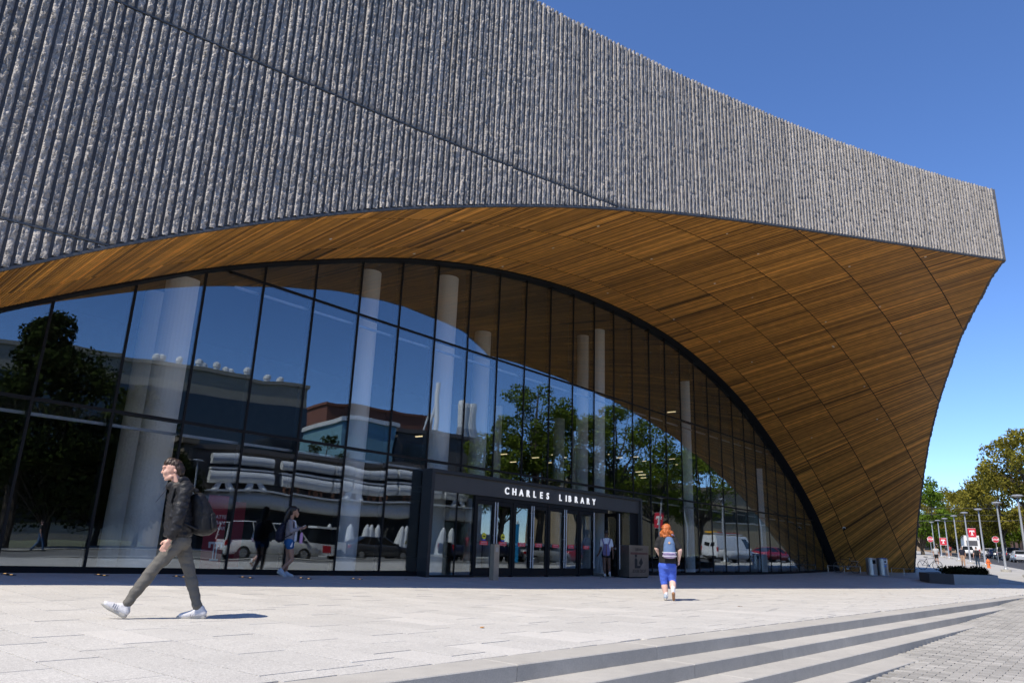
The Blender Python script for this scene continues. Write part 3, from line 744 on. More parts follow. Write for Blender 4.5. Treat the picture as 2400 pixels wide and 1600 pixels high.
# ------------------------------------------------------------------ roll-up banners standing inside the glass
for (px, p_, dark, lab) in ((503, -.75, False, 'red roll-up banner with white lettering standing behind the glass'), (552, -2.6, True, 'second red roll-up banner further inside behind the glass')):
    P = at_p(px, 1250, p_); s_ = SP(P)[0]; zf = plaza_z(s_, 0) + .012
    e = empty('display_banner', F(s_, p_, zf), 0, lab, 'banner')
    hw = .27 if not dark else .2
    mb = MB(); mb.fbox(s_ - hw, s_ + hw, p_ - .006, p_ + .006, zf + .06, zf + 1.75); kid(mb.build('print', mat('banner_red', (.33, .015, .03), .6)), e)
    mb = MB(); mb.fbox(s_ - .37, s_ + .37, p_ - .07, p_ + .07, zf, zf + .06); kid(mb.build('base', M['steel']), e)
    mb = MB(); mb.tube([F(s_, p_ - .03, zf + .06), F(s_, p_ - .03, zf + 1.77)], .012, 6); kid(mb.build('pole', M['steel']), e)
    if not dark:
        for i_, tx in enumerate(('ATTE', 'BAN', 'SHAR', '-')):
            o = letters('lettering', tx, s_ + .10, p_ + .008, zf + 1.22 - i_ * .13, .115, M['whitesign'], None, .001, 'CENTER'); kid(o, e)
        mb = MB()
        for (cx, cz, ww, hh) in ((0, .48, .36, .05), (-.15, .42, .05, .10), (.15, .42, .05, .10), (-.035, .28, .03, .36), (.035, .28, .03, .36), (0, .10, .22, .04)): mb.fbox(s_ + .06 + cx - ww / 2, s_ + .06 + cx + ww / 2, p_ + .007, p_ + .010, zf + .18 + cz - hh / 2, zf + .18 + cz + hh / 2)
        kid(mb.build('letter_t', M['whitesign']), e)

# ------------------------------------------------------------------ dry leaves blown along the glass and over the plaza
lf = MB(); lf.poly([(-.05, 0, .004), (-.02, .028, .012), (.03, .022, .016), (.06, 0, .01), (.03, -.024, .004), (-.02, -.026, .008)]); lf.poly([(-.05, 0, .003), (-.02, -.026, .007), (.03, -.024, .003), (.06, 0, .009), (.03, .022, .015), (-.02, .028, .011)]); lf_m = lf.mesh('leaf'); lf_m.materials.append(mat('dry_leaf', (.42, .20, .06), .7, objvar=.3))
for k_, (px, py) in enumerate([(950, 1357), (1003, 1358), (1410, 1355), (1500, 1356.5), (1748, 1351), (1788, 1350.5), (1825, 1348.5), (1848, 1348), (1881, 1348), (1900, 1347.5), (1407, 1357), (1421, 1357.5), (2070, 1398), (1735, 1420), (1130, 1470)]):
    P = at_z(px, py, 0.); z_ = plaza_z(*SP(P)); P = at_z(px, py, z_)
    o = bpy.data.objects.new('fallen_leaf', lf_m); COL.objects.link(o); o.location = (P[0], P[1], plaza_z(*SP(P)) + .002); o.rotation_euler = (0, 0, k_ * 1.7)
    tag(o, 'small dry brown leaf lying on the plaza paving', 'leaf', 'dry leaves scattered on the plaza')
# ================================================================== people
ICO = bmesh.new(); bmesh.ops.create_icosphere(ICO, subdivisions=2, radius=1)
ICO_V = np.array([v.co[:] for v in ICO.verts]); ICO_F = [[v.index for v in f.verts] for f in ICO.faces]; ICO.free()
def blob(name, prims, vox, m, parent, smooth=3, folds=None, flat=None):
    """one continuous surface grown round chains of spheres; prims: list of chains, each [(pos, r or (rx,ry,rz)), ...]"""
    V = []; Fc = []
    for ch in prims:
        pts = []
        if len(ch) == 1: pts = [ch[0]]
        for (p0, r0), (p1, r1) in zip(ch[:-1], ch[1:]):
            p0, p1 = np.array(p0, float), np.array(p1, float); a0 = np.array(r0 if isinstance(r0, tuple) else (r0,) * 3, float); a1 = np.array(r1 if isinstance(r1, tuple) else (r1,) * 3, float)
            L_ = np.linalg.norm(p1 - p0); n = max(2, int(math.ceil(L_ / (.42 * min(a0.min(), a1.min()) + 1e-4))) + 1)
            for t in np.linspace(0, 1, n): pts.append((p0 + (p1 - p0) * t, tuple(a0 + (a1 - a0) * t)))
        for p, r in pts:
            r = np.array(r if isinstance(r, tuple) else (r,) * 3, float); b = len(V)
            V += [tuple(q) for q in (ICO_V * r + np.array(p, float))]; Fc += [[b + k for k in f] for f in ICO_F]
    me = bpy.data.meshes.new(name); me.from_pydata(V, [], Fc)
    o = bpy.data.objects.new(name, me); COL.objects.link(o)
    md = o.modifiers.new('r', 'REMESH'); md.mode = 'VOXEL'; md.voxel_size = vox
    if smooth:
        sm = o.modifiers.new('s', 'SMOOTH'); sm.iterations = smooth; sm.factor = .5
    dg = bpy.context.evaluated_depsgraph_get(); me2 = bpy.data.meshes.new_from_object(o.evaluated_get(dg))
    o.modifiers.clear(); o.data = me2; bpy.data.meshes.remove(me); me2.name = name
    if folds:
        n = len(me2.vertices); co_ = np.empty(n * 3); me2.vertices.foreach_get('co', co_); co_ = co_.reshape(-1, 3)
        nr = np.empty(n * 3); me2.vertex_normals.foreach_get('vector', nr) if hasattr(me2, 'vertex_normals') else me2.vertices.foreach_get('normal', nr); nr = nr.reshape(-1, 3)
        (fx, fy, fz), amp = folds
        dd = np.array([mnoise.noise((c[0] * fx, c[1] * fy, c[2] * fz)) + .5 * mnoise.noise((c[0] * fx * 2.1 + 7, c[1] * fy * 2.1, c[2] * fz * 2.1)) for c in co_])
        co_ += nr * (dd * amp)[:, None]; me2.vertices.foreach_set('co', co_.ravel())
    if flat is not None:                     # flat underside
        n = len(me2.vertices); co_ = np.empty(n * 3); me2.vertices.foreach_get('co', co_); co_ = co_.reshape(-1, 3)
        co_[:, 2] = np.maximum(co_[:, 2], flat); me2.vertices.foreach_set('co', co_.ravel())
    me2.materials.clear(); me2.materials.append(m); me2.polygons.foreach_set('use_smooth', [True] * len(me2.polygons)); me2.update()
    if parent is not None: o.parent = parent
    return o
def cloth(name, col, rough=.8, sc=60): return mat(name, col, rough, noise=[(sc, .12), (9, .12)], bump=(16, .7, .022), spec=.3)
SK_L = mat('skin_light', (.62, .36, .27), .5, noise=(25, .05)); SK_M = mat('skin_tan', (.36, .19, .12), .5, noise=(25, .05)); SK_D = mat('skin_brown', (.13, .065, .04), .5, noise=(25, .05))
HB = mat('hair_brown', (.035, .018, .010), .45, noise=(80, .3), bump=(150, .6, .004)); HK = mat('hair_black', (.007, .006, .007), .4, bump=(150, .5, .004)); HR = mat('hair_red', (.42, .11, .02), .45, noise=[(60, .35)], bump=(120, .7, .006))
WHITE_C = cloth('white_cloth', (.72, .73, .76)); BLACK_C = cloth('black_cloth', (.012, .012, .014), .6)
def hand(w, d, up, side, L=.185, curl=.5):
    """palm + five fingers from the wrist w along d; side = towards the thumb"""
    w, d, up, side = (np.array(v, float) for v in (w, d, up, side)); d /= np.linalg.norm(d); side = side - d * (side @ d); side /= np.linalg.norm(side)
    nrm = np.cross(d, side); k = L / .185; out = [[(w, .024 * k), (w + d * .05 * k + side * .012 * k, (.03 * k)), (w + d * .085 * k, .027 * k)], [(w + d * .05 * k - side * .018 * k, .022 * k), (w + d * .085 * k - side * .02 * k, .018 * k)]]
    for i, (off, ln) in enumerate(((.030, .070), (.010, .080), (-.011, .074), (-.030, .058))):
        b = w + d * .088 * k + side * off * k; m1 = b + (d * (1 - .2 * curl) + nrm * .5 * curl * up[0]) * ln * .5 * k; e = m1 + (d * (1 - .7 * curl) + nrm * 1.0 * curl * up[0]) * ln * .5 * k
        out.append([(b, .0092 * k), (m1, .0088 * k), (e, .0075 * k)])
    t0 = w + d * .03 * k + side * .030 * k; t1 = t0 + (d * .7 + side * .55) * .042 * k; t2 = t1 + (d * .9 + side * .1) * .03 * k
    out.append([(t0, .014 * k), (t1, .0115 * k), (t2, .0095 * k)])
    return out
def shoe(parent, heel, toe, m, msole, r=.042, up=None, name='shoe'):
    """shoe and sole from heel and toe points (on the sole line)"""
    h, t = np.array(heel, float), np.array(toe, float); d = t - h; L_ = np.linalg.norm(d); d /= L_
    side = np.cross([0, 0, 1.], d); side /= np.linalg.norm(side); u = np.cross(d, side)
    f = lambda a, c: h + d * a * L_ + u * c
    o = blob(name, [[(f(.12, .052), r * 1.0), (f(.35, .050), r * 1.02), (f(.62, .038), r * .95), (f(.88, .026), r * .72)], [(f(.14, .06), r * .95), (f(.22, .105), r * .88)], [(f(.22, .1), r * .85), (f(.5, .055), r * .85)]], .009, m, parent, 2)
    s = blob('sole', [[(f(.05, .010), .020), (f(.3, .010), .030), (f(.7, .010), .034), (f(.97, .012), .022)], [(f(.1, .012), .034), (f(.3, .012), .034)]], .009, msole, parent, 2)
    return o
# ---------------------------------------------------------------- the man walking past (profile)
def lean(px0, py0): return (ZEN[0] + PPX - px0) / (py0 - ZEN[1] - PPY)      # slant of world verticals in the picture
def px_local(px0, py0, k, sgn):
    ln = lean(px0, py0); return lambda px, py, y=0.: np.array([sgn * (px - px0 - ln * (py0 - py)) * k, y, (py0 - py) * k])
f0 = at_d(445, 1446, 8.72); gm = gz(f0[0], f0[1])
k = 1.78 / 373 * .985; W_ = px_local(445, 1445, k, -1)
az = math.atan2(f0[0], f0[1]); hd = np.array([-math.cos(az), math.sin(az)])      # walks square to the line of sight
man = empty('person', (f0[0], f0[1], gm), math.atan2(hd[1], hd[0]), 'young man in black hooded jacket and grey jeans striding past in white trainers', 'person')
nL = np.array
shn, eln, wrn = W_(437, 1142, .17), W_(424, 1210, .235), W_(404, 1262, .215)
shf, elf, wrf = W_(433, 1142, -.17), W_(446, 1208, -.235), W_(436, 1258, -.225)
hipn, hipf = W_(424, 1268, .085), W_(428, 1268, -.085)
knn, ann = W_(370, 1328, .075), W_(313, 1408, .06); knf, anf = W_(443, 1332, -.08), W_(462, 1415, -.07)
head = [[(W_(409, 1094), (.094, .074, .095))], [(W_(399, 1104), (.068, .06, .06)), (W_(395.5, 1115), (.046, .046, .032))], [(W_(387, 1104), .017), (W_(383.6, 1107.0), .0145)], [(W_(388.5, 1098), .016), (W_(385.6, 1104), .014)], [(W_(392, 1107, .034), (.03, .022, .028))], [(W_(392, 1107, -.034), (.03, .022, .028))], [(W_(404, 1117, .035), .03), (W_(394, 1121, .015), .024)], [(W_(404, 1117, -.035), .03), (W_(394, 1121, -.015), .024)],
        [(W_(387.6, 1113.6), (.011, .022, .007))], [(W_(388.2, 1117), (.011, .020, .007))], [(W_(391.5, 1123), .017)], [(W_(413, 1112), .056), (W_(421, 1140), .062)],
        [(W_(414, 1104, .080), (.017, .014, .027))], [(W_(414, 1104, -.080), (.017, .014, .027))], [(W_(389, 1094), (.024, .052, .022))]]
body = head + [[(W_(421, 1140), .06), (W_(425, 1165), (.09, .14, .08)), (W_(424, 1215), (.085, .13, .08)), (W_(425, 1262), (.09, .14, .08))],
        [(shn, .05), (eln, .04), (wrn, .027)], [(shf, .05), (elf, .04), (wrf, .027)], [(hipn, .07), (knn, .045), (ann, .034)], [(hipf, .07), (knf, .045), (anf, .034)]]
dn = wrn - eln; dn = dn / np.linalg.norm(dn)
body += hand(wrn + dn * .01, dn + nL([.25, -.05, 0]), (-1,), nL([.9, .1, .3]), .18, .55) + hand(wrf, wrf - elf, (1,), nL([.9, 0, .2]), .18, .5)
blob('body', body, .0058, SK_L, man, 2)
JK = cloth('black_nylon', (.016, .016, .018), .5, 40)
blob('jacket', [[(W_(425, 1146), (.12, .17, .07)), (W_(424, 1185), (.155, .195, .08)), (W_(422, 1225), (.162, .20, .08)), (W_(420, 1253), (.160, .195, .045))], [(W_(420, 1138), (.085, .10, .05)), (W_(424, 1150), (.10, .15, .06))],
        [(shn, .086), ((shn + eln) / 2, .082), (eln, .078), ((eln + wrn) / 2, .070), (wrn - dn * .03, .05)], [(shf, .078), (elf, .064), (wrf - nL([0, 0, -.02]), .048)],
        [(W_(428, 1124, .055), .042), (W_(438, 1126, .0), .055), (W_(428, 1124, -.055), .042)], [(W_(441, 1134), (.05, .10, .045))], [(W_(408, 1132, .035), .03), (W_(398, 1142, .03), .03)]], .011, JK, man, 3, ((8, 8, 15), .017))
TR = cloth('grey_denim', (.125, .118, .105), .85, 120)
blob('trousers', [[(W_(424, 1254), (.122, .150, .05)), (W_(425, 1275), (.118, .145, .06))], [(hipn, .094), ((hipn + knn) / 2, .083), (knn, .070), ((knn * .6 + ann * .4), .069), (ann, .052)], [(hipf, .094), ((hipf + knf) / 2, .083), (knf, .069), (knf * .6 + anf * .4, .066), (anf, .052)]],
     .010, TR, man, 3, ((5, 7, 15), .010))
blob('hair', [[(W_(412, 1086), (.092, .079, .064))], [(W_(420, 1096), (.072, .080, .06)), (W_(425, 1107), (.045, .066, .045))], [(W_(399, 1082), (.046, .062, .034)), (W_(393, 1086), (.026, .052, .022))], [(W_(405, 1077), (.06, .06, .034))]], .008, HB, man, 1, ((70, 70, 18), .009))
for sy in (1, -1):
    e = blob('eye', [[(W_(386.6, 1101.6, .030 * sy), (.006, .009, .0045))]], .002, BLACK_C, man, 0)
    blob('eyebrow', [[(W_(388.0, 1097.4, .016 * sy), .0035), (W_(389.6, 1097.0, .036 * sy), .003)]], .0025, HB, man, 0)
WS = mat('white_trainer', (.60, .59, .60), .7, noise=[(60, .1), (18, .15)], bump=(60, .4, .006)); SOLE = mat('pale_sole', (.42, .40, .36), .6)
for (hx, hy, tx, ty, yy) in ((310, 1440, 259, 1411, .105), (482, 1443, 417, 1444, -.03)):
    for t_ in (.42, .50, .58):
        b_ = W_(hx + (tx - hx) * t_, hy + (ty - hy) * t_ - 5, yy); blob('side_stripe', [[(b_, .006), (b_ + nL([-.02, -.016, .045]), .005)]], .004, mat('stripe_grey', (.45, .45, .47), .6), man, 0)
    for t_ in (.40, .48, .56):
        b_ = W_(hx + (tx - hx) * t_, hy + (ty - hy) * t_ - 18 + 10 * (t_ - .4) * 5, yy - .045); blob('lace', [[(b_ + nL([0, -.02, 0]), .005), (b_ + nL([0, .02, 0]), .005)]], .004, mat('lace_grey', (.3, .3, .32), .7), man, 0)
shoe(man, W_(310, 1440, .06), W_(259, 1411, .05), WS, SOLE); shoe(man, W_(482, 1443, -.07), W_(417, 1444, -.075), WS, SOLE)
blob('earbud', [[(W_(411.5, 1106, .086), .008)]], .004, BLACK_C, man, 0)
blob('drawcord', [[(W_(399, 1140, .05), .004), (W_(385, 1160, .06), .004), (W_(370, 1180, .05), .003)]], .004, BLACK_C, man, 0)
PK = cloth('black_pack', (.013, .013, .014), .55, 30)
def backpack(label, loc, rz, prims, vox, m, straps=(), pocket=None, mp=None, cat='backpack', folds=((8, 8, 8), .008), extra=None):
    e = empty('backpack', loc, rz, label, cat); blob('bag', prims, vox, m, e, 3, folds)
    for s_ in straps: blob('strap', [s_], .012, mp or m, e, 2)
    if pocket: blob('pocket', pocket, vox, m, e, 3, folds)
    return e
def mean_pt(a): return sum(a) / len(a)
backpack('black backpack on the back of the man in grey jeans', man.location, man.rotation_euler[2],
     [[(W_(466, 1164), (.085, .14, .07)), (W_(473, 1200), (.130, .155, .10)), (W_(475, 1238), (.135, .155, .075))]], .012, PK,
     straps=[[(W_(460, 1150, .10), .022), (W_(440, 1136, .13), .022), (W_(412, 1146, .14), .022), (W_(404, 1180, .15), .020), (W_(425, 1222, .185), .016), (W_(462, 1238, .15), .016)], [(W_(462, 1150), .016), (W_(456, 1140), .016), (W_(466, 1146), .016)]],
     pocket=[[(W_(496, 1205), (.045, .11, .05)), (W_(498, 1234), (.055, .12, .05))]])
# ---------------------------------------------------------------- girl reading her phone
g0 = at_d(672, 1357, 17.9); k = 1.63 / 167; G_ = px_local(672, 1357, k, 1); az = math.atan2(g0[0], g0[1]); hd = np.array([math.cos(az), -math.sin(az)])
girl = empty('person', (g0[0], g0[1], gz(g0[0], g0[1])), math.atan2(hd[1], hd[0]), 'young woman in grey cardigan and blue shorts looking down at her phone', 'person')
sh1, el1, wr1 = G_(680, 1229, -.15), G_(681, 1252, -.19), G_(701, 1245.5, -.10); sh2, el2, wr2 = G_(681, 1229, .15), G_(686, 1252, .18), G_(705, 1243, .06)
kn1, an1 = G_(683.5, 1316, -.07), G_(660, 1340, -.07); kn2, an2 = G_(675, 1312, .07), G_(668.5, 1346, .07); h1, h2 = G_(677, 1277, -.085), G_(677, 1277, .085)
body = [[(G_(690, 1203), (.088, .072, .095))], [(G_(695, 1210), (.055, .055, .05)), (G_(695.5, 1216), (.032, .04, .026))], [(G_(700, 1210.5), .014)], [(G_(686, 1211), .048), (G_(682, 1225), .05)],
        [(G_(682, 1225), .05), (G_(682, 1236), (.085, .12, .07)), (G_(680, 1258), (.085, .11, .07)), (G_(677, 1276), (.10, .14, .08))],
        [(sh1, .044), (el1, .036), (wr1, .024)], [(sh2, .044), (el2, .036), (wr2, .024)], [(h1, .088), (kn1, .056), ((kn1 * .6 + an1 * .4), .054), (an1, .034)], [(h2, .088), (kn2, .056), ((kn2 * .6 + an2 * .4), .054), (an2, .034)]]
body += hand(wr1, nL([1, .35, .18]), (1,), nL([.1, .5, .8]), .165, .7) + hand(wr2, nL([1, -.2, .2]), (-1,), nL([.1, -.5, .8]), .165, .6)
blob('body', body, .010, SK_M, girl, 2)
blob('cardigan', [[(G_(681.5, 1230), (.105, .145, .05)), (G_(680.5, 1245), (.118, .15, .07)), (G_(679, 1270), (.125, .15, .05))], [(sh1, .062), (el1, .056), (wr1 - nL([.03, 0, 0]), .042)], [(sh2, .062), (el2, .056), (wr2 - nL([.03, 0, 0]), .042)]], .013, cloth('grey_knit', (.24, .225, .24)), girl, 3, ((10, 10, 14), .008))
blob('shirt', [[(G_(684, 1228), (.095, .08, .04)), (G_(686, 1250), (.11, .07, .06)), (G_(685, 1273), (.10, .08, .04))]], .013, WHITE_C, girl, 3)
blob('shorts', [[(G_(677.5, 1274), (.128, .152, .04)), (G_(677, 1280), (.128, .155, .05))], [(h1, .105), (G_(679, 1286, -.085), .10)], [(h2, .105), (G_(678, 1286, .085), .10)]], .013, cloth('blue_shorts', (.02, .10, .26)), girl, 3)
blob('shorts_panel', [[(G_(684.5, 1278, -.175), (.008, .010, .02)), (G_(681.5, 1287, -.188), (.030, .010, .012))]], .008, WHITE_C, girl, 1)
blob('hair', [[(G_(688, 1199.5), (.097, .082, .085))], [(G_(683.5, 1203), (.055, .075, .07)), (G_(684, 1210), (.04, .06, .05))], [(G_(699, 1200), (.03, .05, .04))], [(G_(682, 1196), .05), (G_(675, 1206), .055), (G_(670, 1220), .05), (G_(666, 1236), .03)]], .011, HK, girl, 1, ((40, 40, 16), .008))
TS = mat('grey_trainer', (.42, .44, .48), .6, noise=(60, .1))
shoe(girl, G_(649, 1346, -.07), G_(669, 1358.5, -.07), TS, SOLE, .044); shoe(girl, G_(662, 1356.5, .07), G_(687, 1357, .07), TS, SOLE, .044)
for nm, lb, ct, pr, m in (('phone', 'white phone held up by the woman in the grey cardigan', 'phone', None, M['whitesign']),):
    e = empty('phone', girl.location, girl.rotation_euler[2], lb, ct); mb = MB(); c = G_(709.5, 1239.5, .0)
    R_ = Matrix.Rotation(math.radians(-35), 4, 'Y'); v = [Vector((x, y, z)) for z in (-.004, .004) for x, y in ((-.07, -.036), (-.07, .036), (.07, .036), (.07, -.036))]
    mb.hexa([tuple(R_ @ q + Vector(c)) for q in v]); o = mb.build('case', m); o.parent = e
    mb.v = [tuple(R_ @ (Vector((q.x * .9, q.y * .88, .0045 if q.z > 0 else .0042))) + Vector(c)) for q in v]; o = mb.build('screen', M['black']); o.parent = e
e = empty('water_bottle', girl.location, girl.rotation_euler[2], 'pink metal water bottle hanging from the hand of the woman with the phone', 'bottle')
c = G_(703.5, 1279, -.13); mb = MB(); mb.lathe([(.034, 0), (.037, .01), (.037, .20), (.022, .235), (.022, .25)], 14, tuple(c)); o = mb.build('flask', mat('pink_enamel', (.55, .28, .48), .4), smooth=True); o.parent = e
mb = MB(); mb.lathe([(.025, .251), (.025, .285), (.012, .29)], 12, tuple(c)); o = mb.build('cap', M['black']); o.parent = e
mb = MB(); mb.tube([c + nL([-.02, 0, .285]), c + nL([-.01, 0, .335]), c + nL([.02, .01, .33]), c + nL([.02, 0, .285])], .006, 6); o = mb.build('loop', M['black']); o.parent = e
backpack('navy backpack on the woman with the long black ponytail', girl.location, girl.rotation_euler[2], [[(G_(664, 1238), (.07, .13, .06)), (G_(656, 1256), (.105, .15, .10)), (G_(654, 1270), (.10, .14, .08))]], .014, cloth('navy_pack', (.012, .012, .028), .6),
     straps=[[(G_(668, 1232, -.10), .02), (G_(680, 1223, -.12), .02), (G_(688, 1236, -.14), .018), (G_(684, 1258, -.17), .014), (G_(664, 1268, -.14), .014)]])
# ---------------------------------------------------------------- red-haired walker seen from behind
def back_local(px0, py0, k):
    ln = lean(px0, py0); return lambda px, py, x=0.: np.array([x, -(px - px0 - ln * (py0 - py)) * k, (py0 - py) * k])
r0 = at_d(1563, 1407, 16.6); gzr = gz(r0[0], r0[1]); k = 1.60 / 173; Q_ = back_local(1563, 1406.5, k); az = math.atan2(r0[0], r0[1]); hd = np.array([math.sin(az), math.cos(az)])
red = empty('person', (r0[0], r0[1], gzr), math.atan2(hd[1], hd[0]), 'person with wavy red hair, black T-shirt and blue cropped leggings walking to the doors', 'person')
sL, eL, wL = Q_(1546, 1271), Q_(1539.5, 1290, -.02), Q_(1545, 1304, .18); sR, eR, wR = Q_(1580, 1271), Q_(1593, 1293, -.05), Q_(1590.5, 1315, .02)
hL, hR = Q_(1555, 1330), Q_(1573, 1330); kL, aL = Q_(1556, 1363, .02), Q_(1561, 1396, -.03); kR, aR = Q_(1576, 1362, .03), Q_(1577, 1383, -.20)
body = [[(Q_(1562, 1247), (.095, .08, .10))], [(Q_(1562, 1250), .055), (Q_(1562.5, 1266), .06)], [(Q_(1562.5, 1266), .06), (Q_(1563, 1278), (.10, .15, .08)), (Q_(1564, 1300), (.12, .15, .09)), (Q_(1564, 1328), (.13, .17, .10))],
        [(sL, .058), (eL, .055), (wL, .032)], [(sR, .058), (eR, .055), (wR, .032)], [(hL, .105), (kL, .072), (kL * .6 + aL * .4, .074), (aL, .042)], [(hR, .105), (kR, .072), (kR * .5 + aR * .5, .074), (aR, .042)]]
body += hand(wL, nL([.6, -.25, -.7]), (1,), nL([.8, 0, .3]), .165, .5) + hand(wR, nL([.15, .05, -1]), (-1,), nL([1, 0, .2]), .165, .5)
SK_P = mat('skin_pale', (.66, .43, .35), .5, noise=(25, .05)); blob('body', body, .010, SK_P, red, 2)
blob('t_shirt', [[(Q_(1563, 1266), (.10, .16, .05)), (Q_(1563, 1282), (.145, .185, .08)), (Q_(1564, 1302), (.155, .185, .08)), (Q_(1565, 1322), (.165, .195, .035))], [(sL, .085), ((sL + eL) / 2, .080), (sL * .25 + eL * .75, .078)], [(sR, .085), ((sR + eR) / 2, .080), (sR * .25 + eR * .75, .078)]], .013, cloth('black_tshirt', (.016, .016, .018)), red, 3, ((9, 9, 12), .008))
blob('leggings', [[(Q_(1564, 1324), (.150, .185, .05)), (Q_(1564, 1334), (.155, .185, .06))], [(hL, .118), ((hL + kL) / 2, .102), (kL, .085), (Q_(1557, 1369, .01), .080)], [(hR, .118), ((hR + kR) / 2, .102), (kR, .085), (Q_(1577, 1366, .0), .080)]], .013, cloth('blue_leggings', (.055, .115, .52), .6), red, 3, ((8, 8, 20), .005))
blob('hair', [[(Q_(1562, 1243), (.108, .105, .10))], [(Q_(1562, 1252, -.02), (.10, .125, .085))], [(Q_(1552, 1255, -.03), .055), (Q_(1550.5, 1262, -.02), .035)], [(Q_(1573, 1255, -.03), .055), (Q_(1574, 1262, -.02), .035)], [(Q_(1562, 1262, -.06), (.05, .09, .04))]], .011, HR, red, 1, ((28, 28, 22), .018))
shoe(red, Q_(1560, 1404, -.10), Q_(1559.5, 1406, .14), mat('blue_grey_trainer', (.32, .38, .45), .6), SOLE, .042)
shoe(red, Q_(1577.5, 1388, -.26), Q_(1578.5, 1406.3, -.12), WS, mat('gum_sole', (.33, .16, .07), .6), .040)
for a_, p_ in ((aL, -.03), (aR, -.18)): blob('sock', [[(a_ + nL([0, 0, -.03]), .046), (a_ + nL([0, 0, .05]), .048)]], .012, WHITE_C, red, 1)
DEN = cloth('blue_denim_pack', (.10, .165, .30)); STR = cloth('striped_pack', (.42, .34, .50))
bp = backpack('blue denim backpack with striped base and diamond patch on the red-haired person', red.location, red.rotation_euler[2], [[(Q_(1568, 1268, -.17), (.06, .085, .05)), (Q_(1568.5, 1280, -.20), (.085, .125, .08)), (Q_(1569, 1302, -.21), (.095, .14, .085))]], .012, DEN,
     straps=[[(Q_(1560, 1258, -.08), .020), (Q_(1556, 1259, .02), .020), (Q_(1558, 1272, .13), .018)], [(Q_(1575, 1258, -.08), .020), (Q_(1579, 1259, .02), .020), (Q_(1577, 1272, .13), .018)]], mp=STR, folds=None)
blob('base_pocket', [[(Q_(1569, 1303, -.24), (.085, .148, .055)), (Q_(1569, 1308, -.24), (.085, .145, .045))]], .012, STR, bp, 3)
for z_, m_ in ((1298.5, WHITE_C), (1303, cloth('dark_stripe', (.05, .04, .12))), (1307, WHITE_C)): blob('stripe', [[(Q_(1552.5, z_, -.29), .007), (Q_(1561, z_, -.325), .007), (Q_(1569, z_, -.332), .007), (Q_(1577, z_, -.325), .007), (Q_(1585.5, z_, -.29), .007)]], .006, m_, bp, 0)
mb = MB(); c = Q_(1568.5, 1277, -.292); mb.poly([c + nL([0, .03, 0]), c + nL([0, 0, -.03]), c + nL([0, -.03, 0]), c + nL([0, 0, .03])][::-1]); mb.poly([c + nL([.004, .03, 0]), c + nL([.004, 0, -.03]), c + nL([.004, -.03, 0]), c + nL([.004, 0, .03])])
o = mb.build('diamond_patch', mat('tan_leather', (.60, .36, .20), .6)); o.parent = bp
# ---------------------------------------------------------------- person in white T-shirt at the doors
w0 = at_d(1421, 1355, 28.2); k = 1.68 / 108.5; U_ = back_local(1421, 1355, k); az = math.atan2(w0[0], w0[1]); hd = np.array([math.sin(az), math.cos(az)])
wht = empty('person', (w0[0], w0[1], gz(w0[0], w0[1])), math.atan2(hd[1], hd[0]), 'person with short black hair in white T-shirt and black shorts pulling a door', 'person')
sL, eL, wL = U_(1411, 1270), U_(1407.5, 1290, .05), U_(1402.5, 1303, .12); sR, eR, wR = U_(1431, 1270), U_(1436, 1290, 0), U_(1437, 1306, .02)
hL, hR = U_(1416, 1303), U_(1426, 1303); kL, aL = U_(1416.5, 1327), U_(1418, 1349, -.03); kR, aR = U_(1427.5, 1327, .03), U_(1427.5, 1343, -.18)
body = [[(U_(1420.5, 1253), (.092, .075, .105))], [(U_(1420.5, 1258), .05), (U_(1421, 1266), .055)], [(U_(1421, 1266), .055), (U_(1421, 1275), (.10, .15, .08)), (U_(1421, 1302), (.11, .15, .09))], [(sL, .048), (eL, .042), (wL, .028)], [(sR, .048), (eR, .042), (wR, .028)],
        [(hL, .092), (kL, .062), (kL * .6 + aL * .4, .062), (aL, .038)], [(hR, .092), (kR, .062), (kR * .5 + aR * .5, .062), (aR, .038)]] + hand(wL, nL([.4, .5, -.5]), (1,), nL([.8, 0, .3]), .17, .7) + hand(wR, nL([.1, 0, -1]), (-1,), nL([1, 0, .2]), .17, .5)
blob('body', body, .011, SK_D, wht, 2)
blob('t_shirt', [[(U_(1421, 1267), (.095, .16, .05)), (U_(1421, 1278), (.13, .175, .08)), (U_(1421, 1297), (.13, .165, .05))], [(sL, .075), (sL * .4 + eL * .6, .068)], [(sR, .075), (sR * .4 + eR * .6, .068)]], .014, WHITE_C, wht, 3)
blob('shorts', [[(U_(1421, 1296), (.135, .17, .05)), (U_(1421, 1302), (.135, .17, .05))], [(hL, .105), (U_(1416, 1307), .095)], [(hR, .105), (U_(1426, 1307), .095)]], .014, BLACK_C, wht, 3)
blob('hair', [[(U_(1420.5, 1250.5, -.01), (.105, .085, .095))]], .012, HK, wht, 1, ((60, 60, 60), .008))
shoe(wht, U_(1418, 1353.5, -.10), U_(1417.5, 1355, .14), WS, SOLE, .042); shoe(wht, U_(1427.5, 1346, -.26), U_(1430, 1354.6, -.12), WS, SOLE, .042)
LAV = cloth('lavender_check', (.20, .17, .32)); LEA = mat('brown_leather', (.16, .06, .03), .6)
bp = backpack('lavender checked backpack with brown leather strap on the person in white', wht.location, wht.rotation_euler[2], [[(U_(1421, 1282, -.19), (.07, .115, .06)), (U_(1421, 1297, -.20), (.10, .145, .09)), (U_(1421, 1303, -.20), (.09, .135, .06))]], .014, LAV,
     straps=[[(U_(1415, 1279, -.16), .024), (U_(1411.5, 1267, -.10), .024), (U_(1413, 1266, .04), .020)], [(U_(1427, 1279, -.16), .024), (U_(1430.5, 1267, -.10), .024), (U_(1429, 1266, .04), .020)]])
